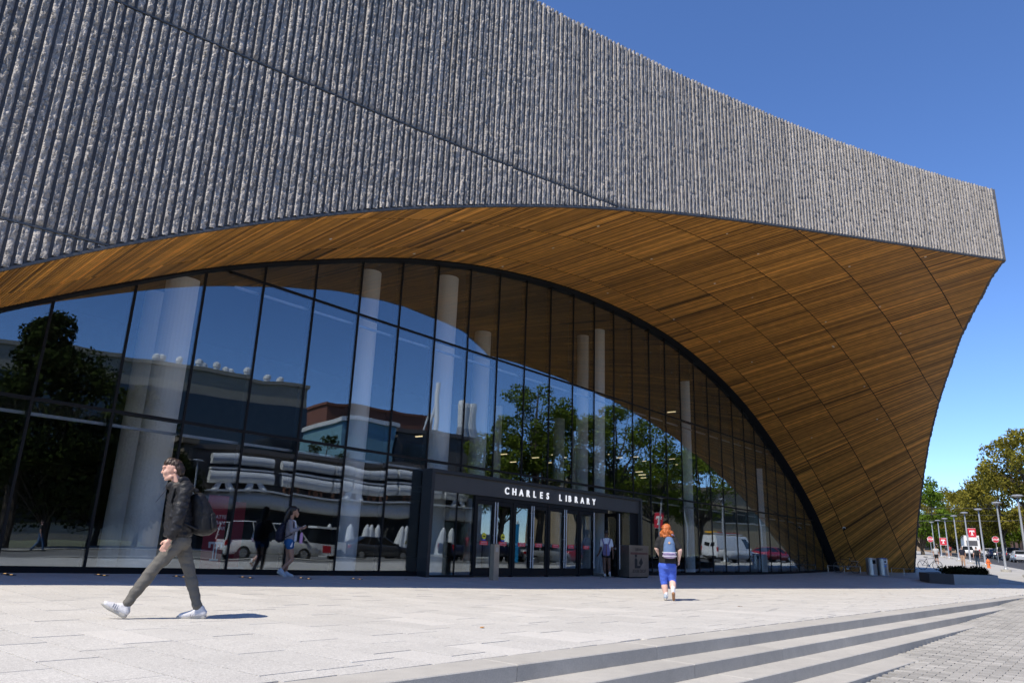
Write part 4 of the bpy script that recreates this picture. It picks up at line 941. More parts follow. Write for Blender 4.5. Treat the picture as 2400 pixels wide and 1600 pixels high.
blob('leather_tab', [[(U_(1421, 1279, -.27), .016), (U_(1421, 1292, -.315), .018), (U_(1421, 1305, -.28), .018)]], .012, LEA, bp, 1)
# ---------------------------------------------------------------- walkers on the far pavement
def walker(label, px, pyf, dep, h, away, shirt, legs, skin, hair, shorts=False, bag=None, group=None, lz=None, cat='person', name='person', mir=False, stride=.16):
    P = at_d(px, pyf, dep)
    if mir: P = mirror(P)
    gzv = lz if lz is not None else gz(P[0], P[1])
    e = empty(name, (P[0], P[1], gzv), (math.atan2(QD[1], QD[0]) + (0 if away else math.pi)), label, cat, group)
    z = lambda t: t * h; s_ = stride
    hL, hR = nL([0, .09, z(.51)]), nL([0, -.09, z(.51)]); kL, aL = nL([s_ * .6, .08, z(.28)]), nL([s_ * .8, .08, z(.05)]); kR, aR = nL([-s_ * .2, -.08, z(.28)]), nL([-s_ * 1.3, -.08, z(.07)])
    sL, eL, wL = nL([0, .18, z(.80)]), nL([-.06, .24, z(.63)]), nL([.02, .25, z(.50)]); sR, eR, wR = nL([0, -.18, z(.80)]), nL([.02, -.24, z(.63)]), nL([.12, -.23, z(.50)])
    blob('body', [[(nL([0, 0, z(.93)]), (.092, .075, .105))], [(nL([0, 0, z(.88)]), .05), (nL([0, 0, z(.83)]), .055)], [(nL([0, 0, z(.82)]), (.08, .11, .06)), (nL([0, 0, z(.7)]), (.10, .14, .09)), (nL([0, 0, z(.53)]), (.10, .14, .09))],
         [(sL, .048), (eL, .04), (wL, .03), (wL + nL([.02, 0, -.10]), .028)], [(sR, .048), (eR, .04), (wR, .03), (wR + nL([.02, 0, -.10]), .028)], [(hL, .085), (kL, .058), (aL, .04)], [(hR, .085), (kR, .058), (aR, .04)]], .02, skin, e, 2)
    blob('shirt', [[(nL([0, 0, z(.82)]), (.10, .16, .05)), (nL([0, 0, z(.72)]), (.13, .175, .08)), (nL([0, 0, z(.55)]), (.13, .17, .05))], [(sL, .072), ((sL + eL) / 2, .064)], [(sR, .072), ((sR + eR) / 2, .064)]], .02, shirt, e, 2)
    lo = .62 if shorts else 1.
    blob('shorts' if shorts else 'trousers', [[(nL([0, 0, z(.55)]), (.13, .165, .05)), (nL([0, 0, z(.5)]), (.13, .165, .05))]] + [[(a_, .10), (a_ + (b_ - a_) * (lo if shorts else 1), .078)] + ([] if shorts else [(c_, .056)]) for a_, b_, c_ in ((hL, kL, aL), (hR, kR, aR))], .02, legs, e, 2)
    blob('hair', [[(nL([-.012, 0, z(.95)]), (.10, .083, .085))]], .02, hair, e, 1)
    for a_ in (aL, aR): blob('shoe', [[(a_ + nL([-.05, 0, -z(.03)]), .045), (a_ + nL([.14, 0, -z(.035)]), .04)]], .018, WS if shorts else BLACK_C, e, 1)
    if bag: blob('bag', [[(nL([-.2, 0, z(.77)]), (.09, .13, .08)), (nL([-.2, 0, z(.62)]), (.10, .14, .08))]], .02, bag, e, 1)
    return e
walker('person in pale grey T-shirt and black shorts on the street pavement', 2197, 1323, 71, 1.78, False, cloth('pale_grey_tee', (.42, .43, .44)), BLACK_C, SK_M, HK, True)
walker('person in navy polo shirt and tan trousers on the street pavement', 2259, 1327, 69, 1.78, False, cloth('navy_polo', (.015, .017, .03)), cloth('tan_chino', (.42, .28, .20)), SK_M, HK)
walker('person in dark grey T-shirt and jeans with a backpack on the street pavement', 2293, 1329, 67, 1.78, True, cloth('dark_grey_tee', (.05, .052, .055)), cloth('dark_jeans', (.03, .05, .08)), SK_L, HB, False, PK)
walker('distant person in dark top and pale shorts beyond the lamp posts', 2221, 1310, 112, 1.75, False, cloth('dark_top', (.03, .03, .035)), cloth('pale_shorts', (.4, .35, .3)), SK_M, HB, True)
walker('distant person in red top beyond the lamp posts', 2229, 1309, 118, 1.72, True, cloth('red_top', (.30, .05, .05)), BLACK_C, SK_M, HK, True)
# ================================================================== street furniture on the plaza
QA = math.atan2(QD[1], QD[0])                    # heading of the street as a z-rotation
def loc3(P): return (float(P[0]), float(P[1]), float(gz(P[0], P[1])))
def part(mb, name, m, par, smooth=False):
    o = mb.build(name, m, None, smooth); o.parent = par; return o
# --- litter and recycling bins
for (px, py, blue, lab) in ((2045, 1350, False, 'round grey steel litter bin with a square opening by the timber wall'), (2071, 1351, True, 'round grey steel recycling bin with blue lid and round hole')):
    P = at_d(px, py, 46.0); e = empty('recycling_bin' if blue else 'litter_bin', loc3(P), math.atan2(-P[1], -P[0]) + .55, lab, 'bin')
    r_ = .31
    mb = MB(); mb.lathe([(r_, 0), (r_, .015), (r_ * .97, .03), (r_ * .97, .93), (r_, .95), (r_, .98)], 24); part(mb, 'drum', M['steel'], e)
    mb = MB(); mb.lathe([(r_ * 1.01, .981), (r_ * 1.01, 1.0), (r_ * .5, 1.03), (.01, 1.035)], 24); part(mb, 'lid', mat('blue_lid', (.03, .14, .42), .5) if blue else M['steel'], e)
    mb = MB()
    if blue:
        mb.box((r_ * .93, -.11, .70), (r_ * 1.0, .11, .92)); part(mb, 'hole_plate', M['white'], e)
        mb = MB(); mb.tube([(r_ * .99, 0, .81), (r_ * 1.012, 0, .81)], .065, 14); part(mb, 'hole', M['black'], e)
        mb = MB(); mb.tube([(r_ * .96, 0, .56), (r_ * 1.004, 0, .56)], .055, 14); part(mb, 'round_label', mat('blue_label', (.1, .3, .8), .5), e)
    else:
        mb.box((r_ * .90, -.10, .68), (r_ * .985, .10, .90)); part(mb, 'hole', M['black'], e)
# --- bicycles and rails
def bicycle(label, P, rz, col, group=None, lz=None):
    e = empty('bicycle', (P[0], P[1], lz if lz is not None else gz(P[0], P[1])), rz, label, 'bicycle', group)
    fm = mat('bike_paint', col, .4)
    for x in (-.52, .52):
        tr = MB(); c = [(x + .335 * math.cos(t), 0, .345 + .335 * math.sin(t)) for t in np.linspace(0, 2 * math.pi, 25)]; tr.tube(c, .017, 6, cap=False)
        wh = part(tr, 'wheel', M['black'], e)
        sp = MB()
        for t in np.linspace(0, math.pi, 9)[:-1]: sp.tube([(x + .33 * math.cos(t), 0, .345 + .33 * math.sin(t)), (x - .33 * math.cos(t), 0, .345 - .33 * math.sin(t))], .002, 3)
        sp.tube([(x + .318 * math.cos(t), 0, .345 + .318 * math.sin(t)) for t in np.linspace(0, 2 * math.pi, 25)], .009, 4, cap=False)
        o = sp.build('spokes', M['steel']); o.parent = wh
    f = MB(); bb, st, hdp, ra, fa = (-.08, 0, .30), (-.20, 0, .82), (.34, 0, .86), (-.52, 0, .345), (.52, 0, .345)
    for a, b in ((bb, st), (st, hdp), (bb, (.36, 0, .74)), (bb, ra), (st, ra)): f.tube([a, b], .017, 6)
    f.tube([hdp, (.38, 0, .68), fa], .015, 6); part(f, 'frame', fm, e)
    h = MB(); h.tube([(.34, 0, .86), (.32, 0, 1.0)], .013, 6); h.tube([(.22, -.28, .99), (.36, -.2, 1.02), (.33, 0, 1.0), (.36, .2, 1.02), (.22, .28, .99)], .012, 6); part(h, 'handlebar', M['black'], e)
    s_ = MB(); s_.tube([st, (-.23, 0, .94)], .013, 6); part(s_, 'seat_post', M['steel'], e); blob('saddle', [[((-.34, 0, .955), (.06, .07, .03)), ((-.10, 0, .96), (.04, .025, .022))]], .012, M['black'], e, 1)
    r_ = MB(); r_.tube([(-.28, 0, .76), (-.75, 0, .74)], .012, 5); r_.tube([(-.72, 0, .74), (-.52, .05, .345)], .008, 5); r_.tube([(-.72, 0, .74), (-.52, -.05, .345)], .008, 5); part(r_, 'rack', M['steel'], e)
    cr = MB(); cr.lathe([(.09, -.004), (.09, .004)], 14, (0, 0, 0)); cr.v = [(x - .08, z - .05, y + .30) for x, y, z in cr.v]; cr.tube([(-.08, -.06, .30), (.02, -.07, .16)], .01, 5); cr.tube([(-.08, .06, .30), (-.18, .07, .44)], .01, 5); part(cr, 'crank', M['steel'], e)
    return e
P = at_d(1986, 1345, 48.5); bk_dir = math.atan2(F(0, 0)[1] - F(-1, 0)[1], F(0, 0)[0] - F(-1, 0)[0])
bicycle('black city bicycle with a rear rack against the low rail', P, math.pi - .15, (.02, .02, .022))
P = at_d(2180, 1327, 58); bicycle('black bicycle parked with its front wheel past the building corner', P, -.25, (.03, .03, .03))
rail_m = M['steel']
for (a, b, lab) in (((1939, 1330), (2018, 1334), 'low steel rail the city bicycle leans on'), ((2088, 1334), (2150, 1337), 'low steel rail between the recycling bin and the planter')):
    A_, B_ = at_d(*a, 48.9 if a[0] < 2000 else 47.5), at_d(*b, 48.3 if a[0] < 2000 else 46.2); e = empty('bike_rail', loc3(A_), 0, lab, 'rail')
    za = gz(A_[0], A_[1]); zb = gz(B_[0], B_[1]); o0 = nL([A_[0], A_[1], za]); h_ = .42
    mb = MB(); mb.tube([nL([0, 0, h_]), nL([B_[0], B_[1], zb + h_]) - o0], .022, 6); part(mb, 'top_bar', rail_m, e)
    for t in (0.02, .5, .98):
        q = (nL([B_[0], B_[1], zb]) - o0) * t; mb = MB(); mb.tube([q, q + nL([0, 0, h_])], .018, 6); part(mb, 'leg', rail_m, e)
# --- planter with low shrubs
def pl(px, py): return at_d(px, py, 1) # direction only
pt = [at_z(*q, 0.0) for q in ((2157, 1357), (2236, 1360.5), (2339, 1363))]
d0 = [at_d(2154, 1345, 40.), at_d(2178, 1352, 36.5), at_d(2236, 1355, 35.2), at_d(2340, 1357, 37.0), at_d(2318, 1345, 43.5), at_d(2200, 1340, 44.)]
pz = [gz(p[0], p[1]) for p in d0]
pln = empty('planter', (float(d0[2][0]), float(d0[2][1]), pz[2]), 0, 'low concrete planter of dark shrubs at the building corner, one panel darker', 'planter'); o0 = nL(pln.location)
hs_ = .46
for i in range(6):
    a, b = d0[i], d0[(i + 1) % 6]; c_ = sum(d0) / 6; ia, ib = a + (c_ - a) * .07, b + (c_ - b) * .07
    mb = MB(); za, zb = pz[i], pz[(i + 1) % 6]
    mb.hexa([nL([q[0], q[1], z_]) - o0 for q, z_ in ((a, za - .1), (b, zb - .1), (ib, zb - .1), (ia, za - .1))] + [nL([q[0], q[1], z_]) - o0 for q, z_ in ((a, pz[2] + hs_), (b, pz[2] + hs_), (ib, pz[2] + hs_), (ia, pz[2] + hs_))])
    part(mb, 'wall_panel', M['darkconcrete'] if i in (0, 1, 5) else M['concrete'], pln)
mb = MB(); mb.poly([nL([q[0], q[1], pz[2] + hs_ - .08]) - o0 for q in d0]); part(mb, 'soil', mat('soil', (.03, .022, .015), .9), pln)
# ------------------------------------------------------------------ foliage
def foliage_mat(name, col, var=.55, trans=.35):
    m = bpy.data.materials.new(name); m.use_nodes = True; N = m.node_tree.nodes; L = m.node_tree.links; N.remove(N['Principled BSDF'])
    a = N.new('ShaderNodeAttribute'); a.attribute_name = 'tone'; cr = N.new('ShaderNodeMix'); cr.data_type = 'RGBA'
    cr.inputs[6].default_value = (*[c * (1 - var) for c in col], 1); cr.inputs[7].default_value = (*[min(1, c * (1 + var)) for c in (col[0] * 1.15, col[1], col[2] * .8)], 1)
    L.new(a.outputs['Fac'], cr.inputs['Factor']); d = N.new('ShaderNodeBsdfDiffuse'); t = N.new('ShaderNodeBsdfTranslucent'); mx = N.new('ShaderNodeMixShader'); mx.inputs[0].default_value = trans
    L.new(cr.outputs[2], d.inputs['Color']); L.new(cr.outputs[2], t.inputs['Color']); L.new(d.outputs[0], mx.inputs[1]); L.new(t.outputs[0], mx.inputs[2]); L.new(mx.outputs[0], N['Material Output'].inputs[0])
    return m
FO = {'green': foliage_mat('leaves_green', (.11, .19, .028)), 'olive': foliage_mat('leaves_olive', (.17, .17, .035)), 'dark': foliage_mat('leaves_dark', (.030, .045, .014), trans=.15), 'locust': foliage_mat('leaves_locust', (.13, .19, .03)), 'shrub': foliage_mat('leaves_shrub', (.022, .026, .014), trans=.1)}
BARK = mat('bark', (.075, .058, .042), .9, noise=(8, .3), bump=(20, .6, .03))
def leaf_mesh(clusters, n_per, size, rng, sq=1.):
    V = []; T = []
    for (c, r, tone) in clusters:
        n = n_per
        d = rng.normal(size=(n, 3)); d /= np.linalg.norm(d, axis=1)[:, None]; rad = r * rng.uniform(.25, 1, (n, 1)) ** .6
        P = np.array(c) + d * rad * np.array([1, 1, sq])
        u = rng.normal(size=(n, 3)); u /= np.linalg.norm(u, axis=1)[:, None]; w_ = np.cross(u, d); w_ /= np.linalg.norm(w_, axis=1)[:, None] + 1e-9
        s_ = size * rng.uniform(.6, 1.3, (n, 1))
        quad = np.stack([P - u * s_ * .5, P + w_ * s_ * .32, P + u * s_ * .5, P - w_ * s_ * .32], 1)
        V.append(quad.reshape(-1, 3)); T.append(np.repeat(np.clip(tone + rng.uniform(-.28, .28, n), 0, 1), 4))
    V = np.concatenate(V); T = np.concatenate(T); nq = len(V) // 4
    me = bpy.data.meshes.new('leaves'); me.vertices.add(len(V)); me.vertices.foreach_set('co', V.ravel()); me.loops.add(nq * 4); me.loops.foreach_set('vertex_index', np.arange(nq * 4, dtype=np.int32))
    me.polygons.add(nq); me.polygons.foreach_set('loop_start', np.arange(0, nq * 4, 4, dtype=np.int32)); me.update(calc_edges=True)
    ca = me.color_attributes.new('tone', 'FLOAT_COLOR', 'CORNER'); ca.data.foreach_set('color', np.repeat(np.stack([T, T, T, np.ones_like(T)], 1), 1, axis=0).ravel()); return me
def tree(label, P, h, rx, kind, seed, trunk_h=.3, n_cl=60, n_leaf=110, leaf=.34, conifer=False, group=None, lz=None, name='tree', lean=0.):
    rng = np.random.default_rng(seed); z0 = lz if lz is not None else gz(P[0], P[1])
    e = empty(name, (float(P[0]), float(P[1]), float(z0)), 0, label, 'tree', group)
    tb = MB(); tr = .018 * h + .06; th = h * trunk_h
    tb.tube([(0, 0, -.2), (0, 0, th * .5), (.02 * h * lean, .01 * h, th), (.03 * h * lean, -.01 * h, h * .7), (.03 * h * lean, 0, h * .92)], [tr * 1.25, tr, tr * .85, tr * .4, tr * .1], 8)
    cl = []
    for i in range(n_cl):
        if conifer:
            t = rng.uniform(0, 1) ** .8; rr = rx * (1 - t * .85) * rng.uniform(.5, 1.05); a = rng.uniform(0, 2 * math.pi); c = (rr * math.cos(a), rr * math.sin(a), th + (h - th) * t); r_ = rx * .30 * (1.1 - .6 * t)
        else:
            d = rng.normal(size=3); d /= np.linalg.norm(d); d[2] = d[2] * .9; q = rng.uniform(.45, 1.0) ** .5; cz = th + (h - th) * .52
            c = (d[0] * rx * q + .03 * h * lean, d[1] * rx * q, cz + d[2] * (h - th) * .5 * q); r_ = rx * rng.uniform(.16, .30)
            if i % 3 == 0:
                a0 = np.array([.02 * h * lean, 0, th * rng.uniform(.85, 1.5)]); m1 = a0 * .5 + np.array(c) * .5 + rng.normal(size=3) * .04 * h; tb.tube([a0, m1, np.array(c)], [tr * .32, tr * .2, tr * .05], 5)
        cl.append((c, r_, rng.uniform(.25, .75)))
    o = tb.build('trunk', BARK); o.parent = e
    o = link('crown', leaf_mesh(cl, n_leaf, leaf, rng, .8), FO[kind]); o.parent = e
    return e
rng_s = np.random.default_rng(5)
for i in range(16):
    t = rng_s.uniform(.08, .92); u = rng_s.uniform(.2, .85)
    fa = d0[1] * (1 - t) + d0[3] * t; ba = d0[5] * (1 - t) + d0[4] * t; q = fa * (1 - u) + ba * u
    e = empty('shrub', (float(q[0]), float(q[1]), pz[2] + hs_ - .1), 0, 'dark leafy low shrub growing in the corner planter', 'shrub', 'shrubs in the corner planter')
    c_ = [((rng_s.uniform(-.3, .3), rng_s.uniform(-.3, .3), rng_s.uniform(.05, .32)), .22, rng_s.uniform(.2, .7)) for _ in range(7)]
    o = link('leaves', leaf_mesh(c_, 45, .12, rng_s), FO['shrub']); o.parent = e
    mb = MB()
    for k_ in range(3): mb.tube([(0, 0, 0), (.05 * k_ - .05, .06, .18), (.1 * k_ - .1, .1 - .06 * k_, .34)], .008, 4)
    part(mb, 'stem', BARK, e)
# ------------------------------------------------------------------ lamps, signs, hydrant
def lamp(label, P, h=5.2, lz=None, group='silver street lamps along the pavement', head=.36):
    e = empty('street_lamp', (float(P[0]), float(P[1]), gz(P[0], P[1])), QA, label, 'street lamp', group)
    mb = MB(); mb.lathe([(.36, -.2), (.36, .16), (.33, .19), (.01, .19)], 20); part(mb, 'footing', M['concrete'], e)
    mb = MB(); mb.lathe([(.17, .19), (.16, .23), (.09, .30), (.085, .34), (.058, h - .42), (.058, h - .40), (.045, h - .38), (.045, h - .1)], 14); part(mb, 'pole', M['galv'], e, True)
    mb = MB(); mb.lathe([(.05, h - .14), (.20, h - .10), (head, h - .05), (head, h - .02), (head * .7, h + .03), (.02, h + .06)], 22); part(mb, 'head', M['galv'], e)
    mb = MB(); mb.tube([(0, 0, h - .36), (.09, 0, h - .3), (.09, 0, h - .12)], .012, 6); part(mb, 'bracket', M['galv'], e)
    return e
LP = [((2358, 1335), 58.), ((2310.5, 1324.7), 70.), ((2275.4, 1319.6), 78.6), ((2248.6, 1315), 88.6), ((2225.7, 1312), 99.), ((2208.4, 1308.8), 108.), ((2193, 1306), 119.), ((2412, 1346), 49.)]
LQ = []
LLAB = ['slim silver street lamp standing alone at the kerb between hydrant and planter', 'slim silver street lamp right beside the orange fire hydrant', 'slim silver street lamp carrying the red banner by the white truck', 'slim silver street lamp standing between the two bannered lamps', 'slim silver street lamp carrying the low red banner', 'slim silver street lamp just behind the stop sign post', 'slim silver street lamp last in the row, under the bright green tree', 'slim silver street lamp beyond the planter with only its disc head showing']
for i, (q, dp) in enumerate(LP):
    P = at_d(*q, dp); LQ.append(P); lamp(LLAB[i], P)
def quadpanel(mb, c, ux, uz, w_, h_, th, mi=0):
    c, ux, uz = nL(c, float), nL(ux, float), nL(uz, float); uy = np.cross(uz, ux)
    pts = [c + ux * a * w_ / 2 + uz * b * h_ / 2 for a, b in ((-1, -1), (1, -1), (1, 1), (-1, 1))]
    mb.hexa([p - uy * th / 2 for p in pts] + [p + uy * th / 2 for p in pts], mi)
def banner(label, P, z, w_, h_, side, lz=0.):
    """red banner with a white T, square to the street"""
    d = np.array([-P[0], -P[1]]); d /= np.linalg.norm(d); ux = nL([-d[1], d[0], 0]); ux = ux if ux @ nL([1, 0, 0]) > 0 else -ux; uz = nL([0, 0, 1.])
    z0 = gz(P[0], P[1]) + z; e = empty('banner', (float(P[0]), float(P[1]), z0), 0, label, 'banner')
    c = ux * side * (w_ / 2 + .1); mb = MB(); quadpanel(mb, c + uz * h_ / 2, ux, uz, w_, h_, .012); part(mb, 'cloth', M['redsign'], e)
    f_ = nL([d[0], d[1], 0]) * .012; mb = MB()
    for (cx, cz, ww, hh) in ((0, .70, .62, .13), (0, .47, .16, .40), (0, .27, .34, .08), (-.27, .61, .09, .12), (.27, .61, .09, .12)): quadpanel(mb, c + f_ + ux * cx * w_ + uz * cz * h_, ux, uz, ww * w_, hh * h_, .004)
    part(mb, 'letter_t', M['whitesign'], e)
    mb = MB()
    for zz_ in (0.02, h_ - .02): mb.tube([nL([0, 0, zz_]), c + ux * side * w_ / 2 + uz * zz_], .014, 6)
    part(mb, 'arm', M['galv'], e); return e
banner('red banner with a white T on a lamp pole beside the white truck', LQ[2], 2.65, .72, .95, 1)
banner('red banner with a white T low on a lamp pole beside the stop sign', LQ[4], 1.75, .75, .95, -1)
def stop_sign(label, P, zc, size=.68, face=None, lz=None):
    z0 = gz(P[0], P[1]); e = empty('stop_sign', (float(P[0]), float(P[1]), z0), 0, label, 'sign')
    d = nL([-P[0], -P[1], 0.]); d /= np.linalg.norm(d); ux = np.cross(nL([0, 0, 1.]), d); uz = nL([0, 0, 1.])
    mb = MB(); mb.tube([(0, 0, -.1), (0, 0, zc + .3)], .03, 6); part(mb, 'post', M['galv'], e)
    for nm, r_, off, m in (('sign_face', size / 2 / math.cos(math.pi / 8), .03, M['whitesign']), ('red_field', size / 2 / math.cos(math.pi / 8) * .93, .038, M['redsign'])):
        pts = [d * off + ux * r_ * math.cos(math.pi / 8 + k_ * math.pi / 4) + uz * (zc + r_ * math.sin(math.pi / 8 + k_ * math.pi / 4)) for k_ in range(8)]
        mb = MB(); mb.poly(pts); mb.poly([p - d * .006 for p in pts][::-1])
        for k_ in range(8): mb.poly([pts[k_], pts[k_] - d * .006, pts[(k_ + 1) % 8] - d * .006, pts[(k_ + 1) % 8]])
        part(mb, nm, m, e)
    cu = bpy.data.curves.new('t', 'FONT'); cu.body = 'STOP'; cu.size = size * .40; cu.align_x = 'CENTER'; cu.offset = .008; cu.extrude = .002
    t = bpy.data.objects.new('t', cu); COL.objects.link(t); me = bpy.data.meshes.new_from_object(t.evaluated_get(bpy.context.evaluated_depsgraph_get())); bpy.data.objects.remove(t)
    o = bpy.data.objects.new('lettering', me); COL.objects.link(o); me.materials.clear(); me.materials.append(M['whitesign'])
    o.parent = e; o.matrix_basis = Matrix(((ux[0], uz[0], d[0], d[0] * .042), (ux[1], uz[1], d[1], d[1] * .042), (ux[2], uz[2], d[2], zc - size * .14), (0, 0, 0, 1)))
    return e
stop_sign('red stop sign on a thin post beside the low red banner', at_d(2186, 1312, 96), 2.45)
stop_sign('red stop sign in front of the parked cars across the road', at_d(2340, 1311, 92), 2.6, .72)
P = at_d(2318, 1331, 66); e = empty('fire_hydrant', loc3(P), 0, 'orange fire hydrant standing at the kerb between two lamps', 'hydrant'); HO = mat('orange_paint', (.75, .19, .05), .45)
mb = MB(); mb.lathe([(.17, 0), (.17, .06), (.12, .09), (.12, .52), (.16, .54), (.16, .58)], 16); part(mb, 'barrel', HO, e)
mb = MB(); mb.lathe([(.15, .581), (.14, .66), (.08, .73), (.04, .74), (.04, .80), (.01, .80)], 16); part(mb, 'bonnet', HO, e)
for a_ in (0, math.pi, math.pi / 2 * 3): mb = MB(); mb.tube([(.1 * math.cos(a_), .1 * math.sin(a_), .42), (.22 * math.cos(a_), .22 * math.sin(a_), .42)], .065, 10); part(mb, 'nozzle', HO, e)
# overhead wires
for k_, (a, b) in enumerate((((2150, 1189), (2262, 1186)), ((2150, 1220), (2262, 1214)), ((2150, 1204), (2250, 1203)))):
    A_, B_ = at_d(a[0] - 60, a[1], 95), at_d(b[0] + 300, b[1] - 4, 95 + 25); e = empty('overhead_wire', tuple(map(float, A_)), 0, 'thin dark overhead wire crossing in front of the street trees', 'wire', 'overhead wires across the street')
    mb = MB(); mb.tube([nL([0, 0, 0]), (B_ - A_) * .5 - nL([0, 0, .35]), B_ - A_], .035 if k_ == 1 else .022, 5); part(mb, 'cable', mat('wire', (.12, .11, .11), .6), e)
# ------------------------------------------------------------------ vehicles
TYRE = mat('tyre', (.015, .015, .015), .8); RIM = mat('rim', (.45, .46, .48), .35, metal=.8); CGL = mat('car_glass', (.012, .015, .018), .08, spec=.8); LRED = mat('tail_lens', (.45, .01, .015), .25); LWH = mat('head_lens', (.75, .77, .8), .15); PLAST = mat('car_plastic', (.02, .02, .022), .6)
CARS = {   # lower body stations (x, half width, bottom, belt); cabin: (x base rear, x base front, x roof rear, x roof front, roof z, roof half width, belt half width)
    'sedan': ([(-2.38, .70, .42, .80), (-2.25, .86, .28, .95), (-1.75, .91, .24, 1.00), (-.2, .92, .22, .95), (1.0, .92, .22, .93), (1.75, .90, .24, .82), (2.2, .82, .28, .72), (2.36, .62, .38, .60)], (-1.85, 1.15, -1.05, .30, 1.44, .60, .83), .33, (-1.42, 1.42)),
    'suv': ([(-2.30, .76, .45, .95), (-2.22, .90, .32, 1.08), (-1.2, .94, .28, 1.08), (.6, .94, .28, 1.06), (1.2, .93, .28, 1.04), (1.9, .90, .30, .98), (2.25, .82, .34, .85), (2.38, .66, .42, .70)], (-2.26, 1.15, -1.95, .35, 1.74, .68, .88), .37, (-1.42, 1.42)),
    'van': ([(-2.65, .84, .42, 1.05), (-2.6, .97, .32, 1.15), (0, .99, .30, 1.15), (1.5, .98, .30, 1.12), (2.2, .94, .32, 1.02), (2.6, .86, .36, .92), (2.72, .66, .44, .80)], (-2.64, 1.95, -2.55, 1.0, 2.05, .82, .95), .36, (-1.75, 1.75)),
    'cargo': ([(-2.95, .90, .42, 1.2), (-2.9, .99, .34, 1.3), (0, 1.0, .32, 1.3), (1.7, .99, .32, 1.28), (2.4, .94, .34, 1.12), (2.8, .86, .38, 1.0), (2.95, .68, .46, .85)], (-2.94, 2.3, -2.88, 1.35, 2.45, .84, .97), .36, (-1.85, 1.95)),
    'pickup': ([(-2.95, .90, .60, 1.05), (-2.9, .98, .48, 1.15), (0, 1.0, .44, 1.15), (1.2, .99, .44, 1.15), (2.3, .96, .46, 1.12), (2.8, .90, .5, 1.0), (2.95, .72, .56, .85)], (-.75, 1.5, -.55, .75, 1.90, .72, .92), .42, (-1.85, 1.9))}
def car(kind, label, P, rz, col, group=None, lz=None, cat=None, name=None, tail=True):
    st, (xr, xf, rr, rf, zr, wr_, wb), rad, ax = CARS[kind]
    e = empty(name or {'cargo': 'cargo_van', 'van': 'van', 'pickup': 'pickup_truck'}.get(kind, 'parked_car'), (float(P[0]), float(P[1]), float(lz if lz is not None else gz(P[0], P[1]) - .12)), rz, label, cat or {'cargo': 'van', 'van': 'van', 'pickup': 'pickup'}.get(kind, 'car'), group)
    pm = mat('car_paint', col, .3, coat=.6, spec=.5)
    b = MB(); rings = []
    for (x, w_, z0, z1) in st:
        zm = z0 + (z1 - z0) * .55; rings.append([(x, -w_ * .9, z0), (x, -w_, z0 + .12), (x, -w_, zm), (x, -w_ * .95, z1 - .03), (x, -w_ * .86, z1), (x, w_ * .86, z1), (x, w_ * .95, z1 - .03), (x, w_, zm), (x, w_, z0 + .12), (x, w_ * .9, z0)])
    base = 0; n = 10; b.v = [p for r in rings for p in r]
    for i in range(len(rings) - 1):
        for j in range(n): b.f.append([i * n + j, i * n + (j + 1) % n, (i + 1) * n + (j + 1) % n, (i + 1) * n + j]); b.mi.append(0); b.col.append(None)
    b.f += [list(range(n))[::-1], [(len(rings) - 1) * n + j for j in range(n)]]; b.mi += [0, 0]; b.col += [None, None]
    o = b.build('body', pm); o.parent = e
    o.data.polygons.foreach_set('use_smooth', [True] * len(o.data.polygons))
    bz = np.interp([xr, xf], [s_[0] for s_ in st], [s_[3] for s_ in st]) - .02
    low = [(xr, -wb, bz[0]), (xf, -wb, bz[1]), (xf, wb, bz[1]), (xr, wb, bz[0])]; up = [(rr, -wr_, zr - .05), (rf, -wr_, zr - .05), (rf, wr_, zr - .05), (rr, wr_, zr - .05)]
    solid = kind in ('cargo',)
    mb = MB(); mb.hexa(low + up); part(mb, 'cabin', pm if solid else CGL, e)
    mb = MB(); mb.hexa(up + [(rr + .12, -wr_ * .86, zr), (rf - .12, -wr_ * .86, zr), (rf - .12, wr_ * .86, zr), (rr + .12, wr_ * .86, zr)]); part(mb, 'roof', pm, e)
    def lerp_side(t, sgn, hgt, off=.0):
        xb = xr + (xf - xr) * t; xu = rr + (rf - rr) * t; bzz = bz[0] + (bz[1] - bz[0]) * t
        return nL([xb + (xu - xb) * hgt, sgn * (wb + (wr_ - wb) * hgt + off), bzz + (zr - .05 - bzz) * hgt])
    if solid:
        for sgn in (-1, 1):
            mb = MB(); q = [lerp_side(.80, sgn, .12, .006), lerp_side(.985, sgn, .12, .006), lerp_side(.93, sgn, .85, .006), lerp_side(.80, sgn, .85, .006)]; mb.poly(q if sgn < 0 else q[::-1]); part(mb, 'window', CGL, e)
        mb = MB(); q = [(xr - .004, -.62, 1.45), (xr - .004, -.06, 1.45), (rr - .005, -.06, 2.05), (rr - .005, -.58, 2.05)]; mb.poly(q[::-1]); q2 = [(x, -y, z) for x, y, z in q]; mb.poly(q2); part(mb, 'rear_window', CGL, e)
        mb = MB(); q = [(xf + .005, -.8, bz[1] + .05), (xf + .005, .8, bz[1] + .05), (rf + .06, .7, zr - .25), (rf + .06, -.7, zr - .25)]; mb.poly(q); part(mb, 'windscreen', CGL, e)
    else:
        for t_ in ((0.0, .30, .62, 1.0) if kind in ('sedan', 'suv') else ((0., .33, .66, 1.) if kind == 'van' else (0., .5, 1.))):
            for sgn in (-1, 1):
                mb = MB(); mb.tube([lerp_side(t_, sgn, 0, .004), lerp_side(t_, sgn, 1., .004)], .045 if t_ in (0., 1.) else .035, 5); part(mb, 'pillar', pm, e)
